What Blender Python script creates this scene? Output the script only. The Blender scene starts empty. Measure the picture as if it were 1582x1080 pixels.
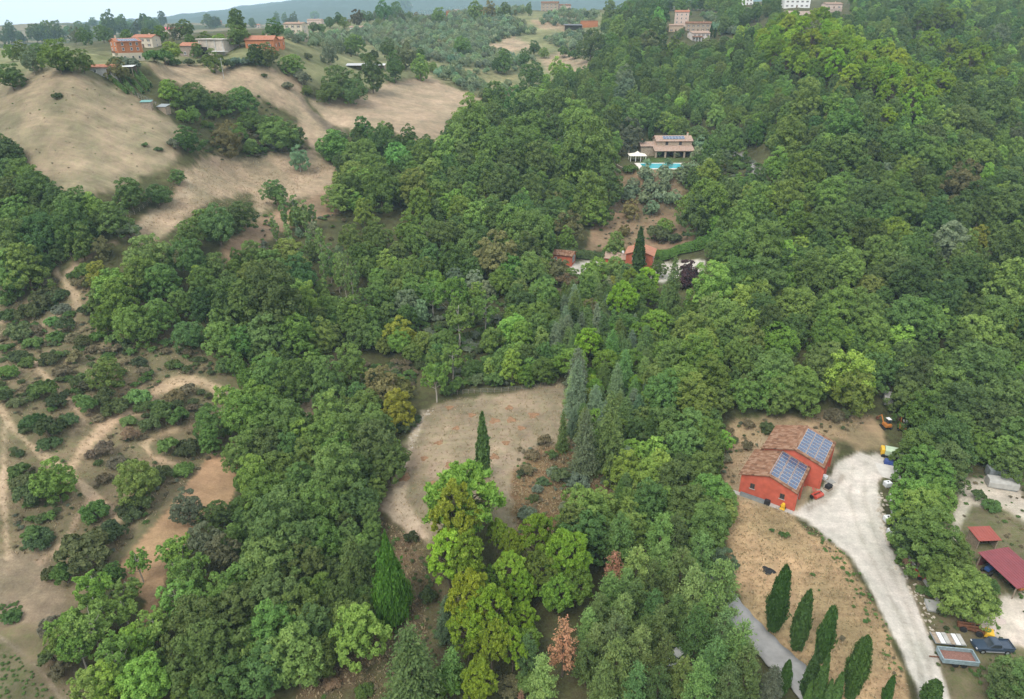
import bpy, math, random
import numpy as np
from mathutils import Matrix, Vector

# ------------------------------------------------------------------ camera, sky, sun, exposure
SC = bpy.context.scene
F, PITCH, H = 1055.0, math.radians(25.8), 80.0          # focal length in photo pixels, downward tilt, flying height
W0, H0 = 1582.0, 1080.0
cam_d = bpy.data.cameras.new('camera')
cam_d.sensor_fit = 'HORIZONTAL'; cam_d.sensor_width = 36.0; cam_d.lens = 36.0 * F / W0
cam_d.clip_start = 0.5; cam_d.clip_end = 30000
cam = bpy.data.objects.new('camera', cam_d); SC.collection.objects.link(cam)
cam.location = (0, 0, H); cam.rotation_euler = (math.pi / 2 - PITCH, 0, 0)
SC.camera = cam
SUN_EL, SUN_AZ = 52.0, 215.0        # high, behind the camera and a little to its left
world = bpy.data.worlds.new('World'); SC.world = world; world.use_nodes = True
wn, wl = world.node_tree.nodes, world.node_tree.links
wn.clear()
w_out = wn.new('ShaderNodeOutputWorld'); w_bg = wn.new('ShaderNodeBackground')
w_sky = wn.new('ShaderNodeTexSky'); w_sky.sky_type = 'NISHITA'; w_sky.sun_disc = False
w_sky.sun_elevation = math.radians(SUN_EL); w_sky.sun_rotation = math.radians(SUN_AZ)
w_sky.air_density = 1.0; w_sky.dust_density = 2.0; w_sky.altitude = 300
w_tc = wn.new('ShaderNodeTexCoord')
w_no = wn.new('ShaderNodeTexNoise'); w_no.inputs['Scale'].default_value = 2.6; w_no.inputs['Detail'].default_value = 6
w_mp = wn.new('ShaderNodeMapping'); w_mp.inputs['Scale'].default_value = (1, 1, 3.2)
w_rp = wn.new('ShaderNodeMapRange'); w_rp.inputs['From Min'].default_value = 0.25; w_rp.inputs['From Max'].default_value = 0.75
w_rp.inputs['To Min'].default_value = 0.82; w_rp.inputs['To Max'].default_value = 0.99
w_mix = wn.new('ShaderNodeMix'); w_mix.data_type = 'RGBA'
w_mix.inputs['B'].default_value = (9.0, 9.2, 9.6, 1)     # even white cloud cover
w_bg.inputs['Strength'].default_value = 0.085
wl.new(w_tc.outputs['Generated'], w_mp.inputs['Vector']); wl.new(w_mp.outputs['Vector'], w_no.inputs['Vector'])
wl.new(w_no.outputs['Fac'], w_rp.inputs['Value']); wl.new(w_rp.outputs['Result'], w_mix.inputs['Factor'])
wl.new(w_sky.outputs['Color'], w_mix.inputs['A']); wl.new(w_mix.outputs['Result'], w_bg.inputs['Color'])
wl.new(w_bg.outputs['Background'], w_out.inputs['Surface'])
sun_d = bpy.data.lights.new('sun', 'SUN'); sun_d.energy = 1.4; sun_d.angle = math.radians(24); sun_d.color = (1.0, 0.95, 0.87)
sun = bpy.data.objects.new('sun', sun_d); SC.collection.objects.link(sun)
_a, _e = math.radians(SUN_AZ), math.radians(SUN_EL)
_sd = Vector((math.sin(_a) * math.cos(_e), math.cos(_a) * math.cos(_e), math.sin(_e)))   # towards the sun
sun.rotation_euler = (-_sd).to_track_quat('-Z', 'Y').to_euler()
sun.location = (0, 0, 200)
SC.view_settings.view_transform = 'Standard'; SC.view_settings.look = 'None'
SC.view_settings.exposure = 1.0; SC.view_settings.gamma = 1.0; SC.view_settings.use_curve_mapping = False
SC.cycles.max_bounces = 5; SC.cycles.diffuse_bounces = 3; SC.cycles.glossy_bounces = 2
SC.cycles.transmission_bounces = 3; SC.cycles.transparent_max_bounces = 6; SC.cycles.volume_bounces = 1
SC.cycles.caustics_reflective = False; SC.cycles.caustics_refractive = False
SC.cycles.use_denoising = True

RNG = np.random.default_rng(11)
rnd = random.Random(5)
COL = SC.collection

# ------------------------------------------------------------------ projection helpers (photo pixel <-> place)
CP, SP = math.cos(PITCH), math.sin(PITCH)
def ray(u, v):
    x = (np.asarray(u, float) - 791) / F; y = (540 - np.asarray(v, float)) / F
    return np.stack([x, CP + y * SP, -SP + y * CP], -1)      # forward depth 1
def project(p):
    p = np.asarray(p, float); q = p - np.array([0, 0, H])
    f = q[..., 1] * CP - q[..., 2] * SP; up = q[..., 1] * SP + q[..., 2] * CP
    f = np.where(np.abs(f) < 1e-6, 1e-6, f)
    return 791 + F * q[..., 0] / f, 540 - F * up / f, f

# ------------------------------------------------------------------ value noise
def vnoise(x, y, seed=0):
    xi, yi = np.floor(x).astype(np.int64), np.floor(y).astype(np.int64)
    fx, fy = x - xi, y - yi
    fx = fx * fx * (3 - 2 * fx); fy = fy * fy * (3 - 2 * fy)
    def h(a, b):
        n = (a * 374761393 + b * 668265263 + seed * 1442695041) & 0x7fffffff
        n = ((n ^ (n >> 13)) * 1274126177) & 0x7fffffff
        return ((n ^ (n >> 16)) & 0xffff) / 65535.0
    return (h(xi, yi) * (1 - fx) + h(xi + 1, yi) * fx) * (1 - fy) + (h(xi, yi + 1) * (1 - fx) + h(xi + 1, yi + 1) * fx) * fy
def fbm(x, y, seed=0, o=4):
    s, a, t = 0, 1.0, 0
    for k in range(o):
        s = s + a * vnoise(x, y, seed + k); t += a; x = x * 2.03 + 17.1; y = y * 2.03 - 9.7; a *= 0.5
    return s / t

# ------------------------------------------------------------------ terrain heights
CTRL_Z = [(40,1000,-1),(40,900,0),(150,1000,-2),(300,1050,-4),(0,800,3),(150,800,2),(260,830,1),(0,700,7),(150,700,5),(300,700,2),
 (0,600,12),(150,600,9),(300,590,7),(1225,790,0),(1130,860,0),(1250,900,-.5),(1350,1000,-1),(1190,1010,-2),(1400,1050,-1.5),
 (1550,1050,-2),(1480,900,-1),(1550,780,-.5),(1380,740,0),(1300,660,2),(1150,650,3),(1390,640,1),(740,740,4),(700,620,3.5),
 (860,600,5),(640,700,3),(600,800,1.5),(650,950,0),(520,1070,-2),(700,1080,-2),(900,1080,-2),(1050,1000,-2),(900,850,1),
 (1000,700,1.5),(1100,800,0),(450,800,-1),(450,960,-3),(480,640,1.5),(350,620,4),(520,560,4),(600,560,3),(800,540,5),(950,540,6),
 (700,1300,-2),(0,1300,-2),(1500,1300,-3),(-400,900,2),(-400,600,14),(2000,900,-2),(2000,600,5),(930,760,.5),(840,800,2)]
CTRL_D = [(0,500,155),(0,400,176),(0,300,196),(0,200,220),(0,130,245),(120,400,172),(120,300,192),(120,200,218),(120,112,243),
 (250,480,155),(250,360,185),(250,300,205),(250,220,225),(250,160,250),(250,112,280),(180,142,246),(215,165,240),(200,220,222),(350,380,185),(350,260,240),(350,190,265),
 (350,120,300),(480,300,235),(480,240,270),(480,190,295),(480,150,315),(480,120,330),(600,420,190),(600,330,225),(600,260,260),
 (600,210,285),(600,165,330),(600,125,375),(600,100,410),(720,420,195),(720,330,230),(720,215,300),(720,155,370),(720,120,420),
 (800,400,205),(800,330,235),(800,260,275),(800,200,325),(800,130,440),(900,420,205),(900,340,240),(900,260,285),(900,180,350),
 (900,120,430),(900,90,490),(1000,415,212),(1000,350,240),(1000,300,265),(1000,240,293),(1000,200,320),(1000,150,370),(1000,100,430),
 (1000,65,470),(1100,500,165),(1100,400,208),(1100,300,255),(1100,200,315),(1100,120,390),(1100,65,475),(1250,500,163),(1250,400,200),
 (1250,300,232),(1250,200,280),(1250,120,335),(1250,75,365),(1400,560,150),(1400,500,165),(1400,400,198),(1400,300,230),(1400,200,275),
 (1400,150,310),(1400,90,420),(1400,50,480),(1550,560,150),(1550,500,165),(1550,400,195),(1550,300,235),(1550,200,290),(1550,100,390),
 (1550,30,520),(60,92,330),(190,97,277),(320,92,325),(400,78,325),(460,60,390),(560,90,430),(560,60,520),(560,40,600),(640,30,680),
 (700,80,500),(700,50,590),(800,90,500),(800,50,600),(800,20,700),(930,60,560),(930,30,640),(1060,48,500),(1080,63,480),(1230,14,540),
 (1400,10,600),(1550,-20,650),(0,75,700),(100,55,1200),(90,37,1500),(200,44,1500),(0,42,1500),(330,40,1500),(350,19,5000),(450,2,5000),
 (560,-14,5000),(700,-24,5000),(900,-18,5000),(1200,-5,5000),(1700,0,5000),(200,40,5000),(0,45,5000),(-500,45,5000),
 (-400,300,215),(-400,150,270),(2000,300,250),(2000,100,420),(-300,60,900)]
CTRL_W = [(-25,1500,72),(-8,1500,66),(10,1500,70),(25,1500,80),(-8,2600,70),(10,2600,70),(-25,2800,60),(0,1000,82),(18,1000,95),(-12,1000,72),
          (-60,60,-2),(60,60,-3),(-60,200,20),(60,200,10),(0,25,-2),(-40,25,-2),(40,25,-2),(-60,800,60),(60,800,80),(-60,5000,90),(60,5000,90),(0,9000,60),(-50,9000,40),(50,9000,60)]
_c = []
for u, v, z in CTRL_Z:
    d = ray(u, v); t = (z - H) / d[2]; p = t * d; _c.append((math.atan2(p[0], p[1]), math.log(math.hypot(p[0], p[1])), z))
for u, v, D in CTRL_D:
    d = ray(u, v); t = D / d[1]; p = t * d; _c.append((math.atan2(p[0], p[1]), math.log(math.hypot(p[0], p[1])), H + p[2]))
for a, D, z in CTRL_W: _c.append((math.radians(a), math.log(D), z))
_c = np.array(_c); _cx = np.stack([_c[:, 0] * 2, _c[:, 1]], 1)
def _ker(a, b):
    r2 = (a[:, None, 0] - b[None, :, 0]) ** 2 + (a[:, None, 1] - b[None, :, 1]) ** 2
    return np.sqrt(r2 + 0.07 ** 2)
_n = len(_c)
_A = np.zeros((_n + 3, _n + 3)); _A[:_n, :_n] = _ker(_cx, _cx) - np.eye(_n) * 0.004
_A[:_n, _n] = 1; _A[:_n, _n + 1:] = _cx; _A[_n, :_n] = 1; _A[_n + 1:, :_n] = _cx.T
_w = np.linalg.solve(_A, np.concatenate([_c[:, 2], np.zeros(3)]))
PADS = []                                      # levelled ground: x, y, radius, z
def zt(x, y, pads=True):
    x = np.atleast_1d(np.asarray(x, float)); y = np.atleast_1d(np.asarray(y, float))
    sh = x.shape; x = x.ravel(); y = y.ravel(); r = np.maximum(np.hypot(x, y), 12.0)
    q = np.stack([np.arctan2(x, np.maximum(y, -1e9)) * 2, np.log(r)], 1)
    q[:, 0] = np.clip(q[:, 0], -2.4, 2.4)
    out = np.empty(len(x))
    for i in range(0, len(x), 20000):
        k = q[i:i + 20000]; out[i:i + 20000] = _ker(k, _cx) @ _w[:_n] + _w[_n] + k @ _w[_n + 1:]
    amp = np.clip(r / 400, 0.25, 6)
    out += (fbm(x / 22, y / 22, 3) - .5) * 1.5 * amp + (fbm(x / 4.5, y / 4.5, 8, 3) - .5) * 0.5 + (fbm(x / 240, y / 240, 5) - .5) * np.clip((r - 900) / 60, 0, 70)
    if pads:
        for px, py, R, z in PADS:
            k = np.clip((np.hypot(x - px, y - py) - R) / (R * 0.55), 0, 1); k = k * k * (3 - 2 * k)
            out = z * (1 - k) + out * k
    return out.reshape(sh)
def ground_hits(u, v, lift=None, pads=True):
    """first place along the pixel's ray that is lift (a fraction of the forward depth) above the ground"""
    u = np.atleast_1d(np.asarray(u, float)); v = np.atleast_1d(np.asarray(v, float))
    lift = np.zeros(len(u)) if lift is None else np.asarray(lift, float)
    d = ray(u, v); ts = 40 * 1.016 ** np.arange(320); done = np.empty(len(u))
    for i in range(0, len(u), 200):
        dd = d[i:i + 200]; P = dd[:, None, :] * ts[None, :, None]
        g = H + P[..., 2] - zt(P[..., 0], P[..., 1], pads) - lift[i:i + 200, None] * ts[None]
        hit = g <= 0; k = np.where(hit.any(1), hit.argmax(1), len(ts) - 1); done[i:i + 200] = ts[k]
    lo, hi = done / 1.016, done.copy()
    for _ in range(9):
        mid = (lo + hi) / 2; p = d * mid[:, None]
        g = H + p[:, 2] - zt(p[:, 0], p[:, 1], pads) - lift * mid
        hi = np.where(g <= 0, mid, hi); lo = np.where(g <= 0, lo, mid)
    t = (lo + hi) / 2; p = d * t[:, None]; p[:, 2] = zt(p[:, 0], p[:, 1], pads)
    return p, t
def at(u, v):
    p, t = ground_hits([u], [v]); return p[0]
def pad(u, v, R, dz=0.0):
    p, _t = ground_hits([u], [v], pads=False); PADS.append((p[0][0], p[0][1], R, p[0][2] + dz)); return Vector((p[0][0], p[0][1], p[0][2] + dz))
PAD_BARN = pad(1225, 745, 15)
PAD_VILLA = pad(1030, 246, 27)
PAD_RED = pad(1000, 416, 9)
PAD_ORANGE = pad(190, 95, 11)

# ------------------------------------------------------------------ small mesh and object helpers
def new_mesh(name, verts, faces, mats=(), mat_idx=None, smooth=False):
    me = bpy.data.meshes.new(name)
    me.from_pydata([tuple(v) for v in verts], [], [tuple(f) for f in faces])
    for m in mats: me.materials.append(m)
    if mat_idx is not None: me.polygons.foreach_set('material_index', np.asarray(mat_idx, np.int32))
    if smooth: me.polygons.foreach_set('use_smooth', np.ones(len(me.polygons), bool))
    me.update(); return me
def quad_mesh(name, V, Q, mats=(), mat_idx=None, smooth=False, face_attr=None):
    """fast builder for arrays of quads"""
    me = bpy.data.meshes.new(name); V = np.asarray(V, np.float32); Q = np.asarray(Q, np.int32)
    me.vertices.add(len(V)); me.vertices.foreach_set('co', V.ravel())
    me.loops.add(Q.size); me.loops.foreach_set('vertex_index', Q.ravel())
    me.polygons.add(len(Q)); me.polygons.foreach_set('loop_start', np.arange(0, Q.size, 4, dtype=np.int32))
    for m in mats: me.materials.append(m)
    if mat_idx is not None: me.polygons.foreach_set('material_index', np.asarray(mat_idx, np.int32))
    me.polygons.foreach_set('use_smooth', np.full(len(Q), smooth))
    me.update(calc_edges=True)
    for k, a in (face_attr or {}).items():
        at_ = me.attributes.new(k, 'FLOAT', 'FACE'); at_.data.foreach_set('value', np.asarray(a, np.float32))
    return me
def link(name, data, parent=None, loc=None, rz=None, mat=None):
    o = bpy.data.objects.new(name, data); COL.objects.link(o)
    if mat is not None and data is not None and len(data.materials) == 0: data.materials.append(mat)
    if parent is not None: o.parent = parent
    if loc is not None: o.location = loc
    if rz is not None: o.rotation_euler = (0, 0, rz)
    return o
def tag(o, label=None, cat=None, group=None, kind=None):
    if label: o['label'] = label
    if cat: o['category'] = cat
    if group: o['group'] = group
    if kind: o['kind'] = kind
    return o

# ------------------------------------------------------------------ materials
def nodes_of(m):
    m.use_nodes = True; nt = m.node_tree; return nt.nodes, nt.links, nt.nodes['Principled BSDF']
_mats = {}
def plain(name, col, rough=0.7, spec=0.3, metal=0.0, var=0.12, scale=3.0, bump=0.0):
    """painted or natural surface with uneven tone"""
    if name in _mats: return _mats[name]
    m = bpy.data.materials.new(name); n, l, b = nodes_of(m)
    b.inputs['Roughness'].default_value = rough; b.inputs['Metallic'].default_value = metal
    b.inputs['Specular IOR Level'].default_value = spec
    tc = n.new('ShaderNodeTexCoord'); no = n.new('ShaderNodeTexNoise'); no.inputs['Scale'].default_value = scale; no.inputs['Detail'].default_value = 5
    mr = n.new('ShaderNodeMapRange'); mr.inputs['From Min'].default_value = .3; mr.inputs['From Max'].default_value = .7
    mr.inputs['To Min'].default_value = 1 - var; mr.inputs['To Max'].default_value = 1 + var
    mx = n.new('ShaderNodeVectorMath'); mx.operation = 'SCALE'; mx.inputs[0].default_value = col
    l.new(tc.outputs['Object'], no.inputs['Vector']); l.new(no.outputs['Fac'], mr.inputs['Value']); l.new(mr.outputs['Result'], mx.inputs['Scale'])
    l.new(mx.outputs['Vector'], b.inputs['Base Color'])
    if bump:
        bp = n.new('ShaderNodeBump'); bp.inputs['Strength'].default_value = bump; bp.inputs['Distance'].default_value = 0.05
        l.new(no.outputs['Fac'], bp.inputs['Height']); l.new(bp.outputs['Normal'], b.inputs['Normal'])
    _mats[name] = m; return m

def ground_material():
    m = bpy.data.materials.new('soil_and_grass'); n, l, b = nodes_of(m)
    b.inputs['Roughness'].default_value = 0.95; b.inputs['Specular IOR Level'].default_value = 0.08
    at_ = n.new('ShaderNodeAttribute'); at_.attribute_name = 'gcol'
    veg = n.new('ShaderNodeAttribute'); veg.attribute_name = 'veg'
    geo = n.new('ShaderNodeNewGeometry')
    def noise(scale, detail=5, rough=.6):
        t = n.new('ShaderNodeTexNoise'); t.inputs['Scale'].default_value = scale; t.inputs['Detail'].default_value = detail; t.inputs['Roughness'].default_value = rough
        l.new(geo.outputs['Position'], t.inputs['Vector']); return t
    def rng(src, a, b_, c, d):
        r = n.new('ShaderNodeMapRange'); l.new(src, r.inputs['Value'])
        for k, q in zip(('From Min', 'From Max', 'To Min', 'To Max'), (a, b_, c, d)): r.inputs[k].default_value = q
        return r.outputs['Result']
    n1, n2, n3 = noise(.045, 6), noise(.5, 8, .7), noise(3.2, 6, .75)
    def math_(op, a, b_):
        k = n.new('ShaderNodeMath'); k.operation = op
        for i, q in enumerate((a, b_)):
            if isinstance(q, (int, float)): k.inputs[i].default_value = q
            else: l.new(q, k.inputs[i])
        return k.outputs[0]
    br = math_('MULTIPLY', math_('MULTIPLY', rng(n1.outputs['Fac'], .3, .7, .58, .9), rng(n2.outputs['Fac'], .3, .7, .66, 1.34)), rng(n3.outputs['Fac'], .28, .72, .66, 1.34))
    mp = n.new('ShaderNodeMapping'); mp.inputs['Rotation'].default_value = (0, 0, .5); mp.inputs['Scale'].default_value = (.05, 1.1, .05); l.new(geo.outputs['Position'], mp.inputs['Vector'])
    n5 = n.new('ShaderNodeTexNoise'); n5.inputs['Scale'].default_value = 1.0; n5.inputs['Detail'].default_value = 4; l.new(mp.outputs[0], n5.inputs['Vector'])
    n6 = noise(.16, 7, .72)
    br = math_('MULTIPLY', br, math_('MULTIPLY', rng(n5.outputs['Fac'], .32, .68, .92, 1.08), rng(n6.outputs['Fac'], .3, .7, .74, 1.26)))
    calm = rng(veg.outputs['Fac'], 0, .2, .55, 1.0); br = math_('ADD', math_('MULTIPLY', math_('SUBTRACT', br, .76), calm), .76)
    sc = n.new('ShaderNodeVectorMath'); sc.operation = 'SCALE'; l.new(at_.outputs['Color'], sc.inputs[0]); l.new(br, sc.inputs['Scale'])
    # tufts of green and straw where plants grow
    pat = math_('MULTIPLY', veg.outputs['Fac'], rng(math_('ADD', math_('MULTIPLY', n2.outputs['Fac'], .6), math_('MULTIPLY', n3.outputs['Fac'], .4)), .44, .56, 0, 1))
    n4 = noise(.09, 4, .6); pal = n.new('ShaderNodeMix'); pal.data_type = 'RGBA'; pal.blend_type = 'MULTIPLY'; l.new(calm, pal.inputs['Factor'])
    rp = n.new('ShaderNodeValToRGB'); rp.color_ramp.elements[0].position = .36; rp.color_ramp.elements[0].color = (.84, .88, .78, 1); rp.color_ramp.elements[1].position = .64; rp.color_ramp.elements[1].color = (1.14, 1.06, 1.0, 1)
    l.new(n4.outputs['Fac'], rp.inputs[0]); l.new(sc.outputs[0], pal.inputs['A']); l.new(rp.outputs[0], pal.inputs['B'])
    gr = n.new('ShaderNodeVectorMath'); gr.operation = 'SCALE'; gr.inputs[0].default_value = (.085, .105, .035); l.new(br, gr.inputs['Scale'])
    mx = n.new('ShaderNodeMix'); mx.data_type = 'RGBA'; l.new(pat, mx.inputs['Factor']); l.new(pal.outputs['Result'], mx.inputs['A']); l.new(gr.outputs[0], mx.inputs['B'])
    l.new(mx.outputs['Result'], b.inputs['Base Color'])
    bp = n.new('ShaderNodeBump'); bp.inputs['Strength'].default_value = .8; bp.inputs['Distance'].default_value = .25
    l.new(n3.outputs['Fac'], bp.inputs['Height']); l.new(bp.outputs['Normal'], b.inputs['Normal'])
    return m
GROUND_MAT = ground_material()

# ------------------------------------------------------------------ ground zones, outlined in the photo and carried to the ground
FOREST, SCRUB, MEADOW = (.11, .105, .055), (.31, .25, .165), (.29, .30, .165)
DRY, TAN, SOIL, GRAVEL, SAND = (.40, .33, .235), (.445, .348, .25), (.46, .27, .145), (.72, .672, .612), (.66, .59, .51)
# name, colour, amount of plants, edge softness in pixels, outline
ZONES = [
 ('ground', SCRUB, .62, 14, [(-300,470),(100,430),(200,440),(330,560),(420,620),(420,700),(330,800),(160,900),(100,1100),(-300,1100)]),
 ('ground', MEADOW, .5, 8, [(-300,60),(0,60),(150,80),(250,90),(420,60),(470,35),(640,20),(800,15),(930,20),(1010,70),(900,110),(830,140),(750,150),(640,120),(560,140),(470,130),(400,100),(230,100),(150,120),(0,125),(-300,140)]),
 ('ground', (.16,.13,.08), .5, 10, [(580,780),(660,830),(700,860),(680,1100),(430,1100),(450,1040),(590,960)]),
 ('field', DRY, .42, 7, [(-300,160),(0,126),(60,106),(110,106),(160,128),(205,148),(262,186),(284,215),(270,240),(242,262),(182,292),(140,303),(90,303),(40,262),(0,216),(-300,190)]),
 ('field', TAN, .15, 4, [(225,97),(330,103),(420,104),(465,120),(470,150),(505,195),(520,215),(495,240),(465,215),(460,180),(400,152),(330,142),(240,120)]),
 ('field', TAN, .18, 5, [(280,262),(330,238),(400,238),(480,232),(522,255),(505,300),(430,318),(400,332),(385,300),(330,312),(290,337),(240,374),(205,366),(215,335),(265,305)]),
 ('field', (.36,.25,.17), .1, 4, [(342,382),(400,337),(430,320),(500,300),(525,332),(470,348),(425,362),(392,397),(350,408)]),
 ('field', TAN, .08, 3, [(470,152),(500,152),(560,146),(600,128),(662,117),(747,155),(730,166),(690,190),(690,226),(640,217),(600,202),(540,202),(510,196)]),
 ('field', (.33,.31,.17), .2, 3, [(700,104),(745,108),(805,114),(792,136),(760,136)]),
 ('field', TAN, .15, 3, [(745,72),(790,57),(835,72),(770,86)]),
 ('field', TAN, .2, 3, [(828,92),(868,78),(925,98),(900,112),(850,112)]),
 ('field', (.38,.29,.20), .1, 3, [(818,30),(880,25),(910,38),(870,48),(830,42)]),
 ('clearing', (.43,.345,.255), .5, 4, [(646,650),(660,634),(688,618),(780,608),(866,590),(886,620),(880,680),(930,730),(955,765),(900,800),(860,830),(790,842),(760,800),(700,832),(662,842),(620,815),(585,780),(590,760),(620,690),(638,668)]),
 ('clearing', (.27,.17,.10), .35, 6, [(790,740),(830,690),(880,680),(930,730),(955,765),(900,800),(860,830),(795,842)]),
 ('dirt_track', (.55,.44,.33), .04, 4, [(586,780),(615,722),(634,730),(626,770),(650,800),(664,836),(640,832),(612,815)]),
 ('dirt_track', (.19,.135,.09), .2, 8, [(600,800),(640,832),(655,900),(650,960),(590,1010),(545,1060),(500,1090),(450,1090),(455,1060),(525,1020),(590,980),(612,930),(602,870)]),
 ('ploughed_field', (.50, .325, .195), .02, 2, [(325,705),(374,711),(354,790),(312,802),(264,872),(242,950),(250,992),(200,992),(225,930),(165,893),(235,812)]),
 ('field', (.31,.25,.18), .16, 8, [(-300,860),(0,855),(60,850),(80,890),(112,930),(90,962),(60,975),(0,965),(-300,965)]),
 ('crop_field', (.30,.25,.17), .75, 8, [(-300,985),(0,985),(60,1022),(120,1090),(-300,1120)]),
 ('field', (.50,.40,.28), .03, 4, [(428,624),(488,618),(486,640),(462,654),(428,642)]),
 ('field', (.54,.385,.235), .2, 4, [(1118,770),(1145,763),(1225,795),(1250,820),(1300,850),(1342,920),(1372,980),(1402,1050),(1410,1090),(1300,1090),(1245,1045),(1200,1000),(1150,955),(1135,900),(1125,840)]),
 ('ground', (.52,.385,.25), .3, 6, [(1108,690),(1135,648),(1220,643),(1280,640),(1330,640),(1352,640),(1372,692),(1340,700),(1300,685),(1215,660),(1170,700),(1140,745),(1116,775)]),
 ('ground', (.27,.23,.15), .75, 6, [(1385,850),(1470,745),(1600,700),(1800,700),(1800,1100),(1465,1100),(1425,960)]),
 ('ground', (.50,.39,.27), .25, 6, [(1128,760),(1150,700),(1200,660),(1300,690),(1280,730),(1240,790),(1222,798)]),
 ('sandy_yard', SAND, .12, 4, [(1485,745),(1525,735),(1572,752),(1600,790),(1582,805),(1545,780),(1505,782),(1490,812),(1475,840),(1468,805)]),
 ('sandy_yard', (.70,.63,.55), .03, 4, [(1498,945),(1535,928),(1600,908),(1700,908),(1700,1010),(1560,998),(1525,982),(1495,965)]),
 ('gravel_drive', GRAVEL, .0, 3, [(1222,792),(1258,770),(1275,745),(1292,712),(1330,698),(1366,700),(1371,722),(1360,745),(1360,800),(1376,850),(1401,900),(1427,960),(1453,1030),(1468,1090),(1422,1090),(1402,1032),(1372,962),(1346,912),(1311,857),(1264,822)]),
 ('ground', (.36,.25,.17), .3, 5, [(925,275),(960,260),(1052,268),(1062,290),(1052,340),(1097,365),(1090,376),(1010,388),(960,382),(905,390),(918,345),(948,310)]),
 ('lawn', (.085,.15,.04), .5, 2, [(996,243),(1068,243),(1068,250),(990,250)]),
 ('gravel_yard', GRAVEL, 0, 2, [(880,405),(938,403),(922,421),(884,430)]),
 ('gravel_yard', GRAVEL, 0, 2, [(1008,409),(1092,399),(1086,420),(1022,440),(998,431)]),
 ('path', (.36,.35,.34), 0, 2, [(1128,234),(1150,238),(1180,266),(1166,270)]),
]
STROKES = [
 ('gravel_drive', (.61,.565,.51), 5, [(1318,720),(1312,770),(1330,830),(1365,900),(1395,960),(1420,1030),(1436,1090)]), ('gravel_drive', (.62,.575,.52), 5, [(1338,715),(1335,770),(1352,830),(1382,895),(1410,955),(1434,1025),(1450,1090)]), ('gravel_drive', (.52,.465,.41), 10, [(1250,785),(1275,770),(1300,740)]),
 ('dirt_track', (.56,.46,.36), 9, [(655,640),(640,668),(632,700),(622,735),(612,760)]),   # tracks: name, colour, width in pixels, line
 ('dirt_track', (0.54,0.41,0.28), 15, [(-40,600),(0,632),(20,662),(60,700),(110,735),(150,770),(185,802)]),
 ('dirt_track', (0.58,0.43,0.29), 15, [(105,735),(130,692),(155,662),(190,640),(226,630),(240,606),(270,590),(310,588),(345,606)]),
 ('dirt_track', (0.51,0.40,0.28), 9, [(8,650),(4,750),(12,860)]),
 ('dirt_track', (0.58,0.43,0.29), 11, [(222,686),(236,706),(272,717)]), ('dirt_track', (0.55,0.41,0.27), 8, [(222,686),(250,670),(312,654)]),
 ('dirt_track', (0.51,0.40,0.27), 11, [(85,420),(112,448),(120,470),(95,485),(68,500)]),
 ('dirt_track', (0.54,0.41,0.28), 8, [(110,668),(130,650),(112,625),(60,570),(52,555)]),
 ('dirt_track', (0.51,0.38,0.27), 9, [(140,770),(120,800),(100,840),(60,870)]),
 ('dirt_track', (.36,.27,.19), 10, [(500,572),(512,556),(532,535)]), ('dirt_track', (.28,.22,.15), 14, [(478,648),(510,622),(552,600)]),
 ('dirt_track', (.47,.39,.28), 6, [(205,362),(250,320),(285,300),(296,288),(290,276)]),
 ('dirt_track', (0.51,0.38,0.27), 5, [(0,500),(40,470),(90,432),(150,385),(205,362)]),
 ('dirt_track', (.30,.25,.18), 6, [(0,985),(40,1012),(75,1050),(100,1090)]),
 ('field', (.21,.17,.13), 9, [(466,152),(482,172),(505,196),(530,203)]),
]
def seg_dist(u, v, line):
    best = np.full(u.shape, 1e9)
    for (x0, y0), (x1, y1) in zip(line[:-1], line[1:]):
        dx, dy = x1 - x0, y1 - y0; L2 = dx * dx + dy * dy
        k = np.clip(((u - x0) * dx + (v - y0) * dy) / L2, 0, 1)
        best = np.minimum(best, np.hypot(u - x0 - k * dx, v - y0 - k * dy))
    return best
def inside(u, v, poly):
    c = np.zeros(u.shape, bool); n_ = len(poly)
    for i in range(n_):
        x0, y0 = poly[i]; x1, y1 = poly[(i + 1) % n_]
        if y0 == y1: continue
        c ^= ((y0 > v) != (y1 > v)) & (u < (x1 - x0) * (v - y0) / (y1 - y0) + x0)
    return c
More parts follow.
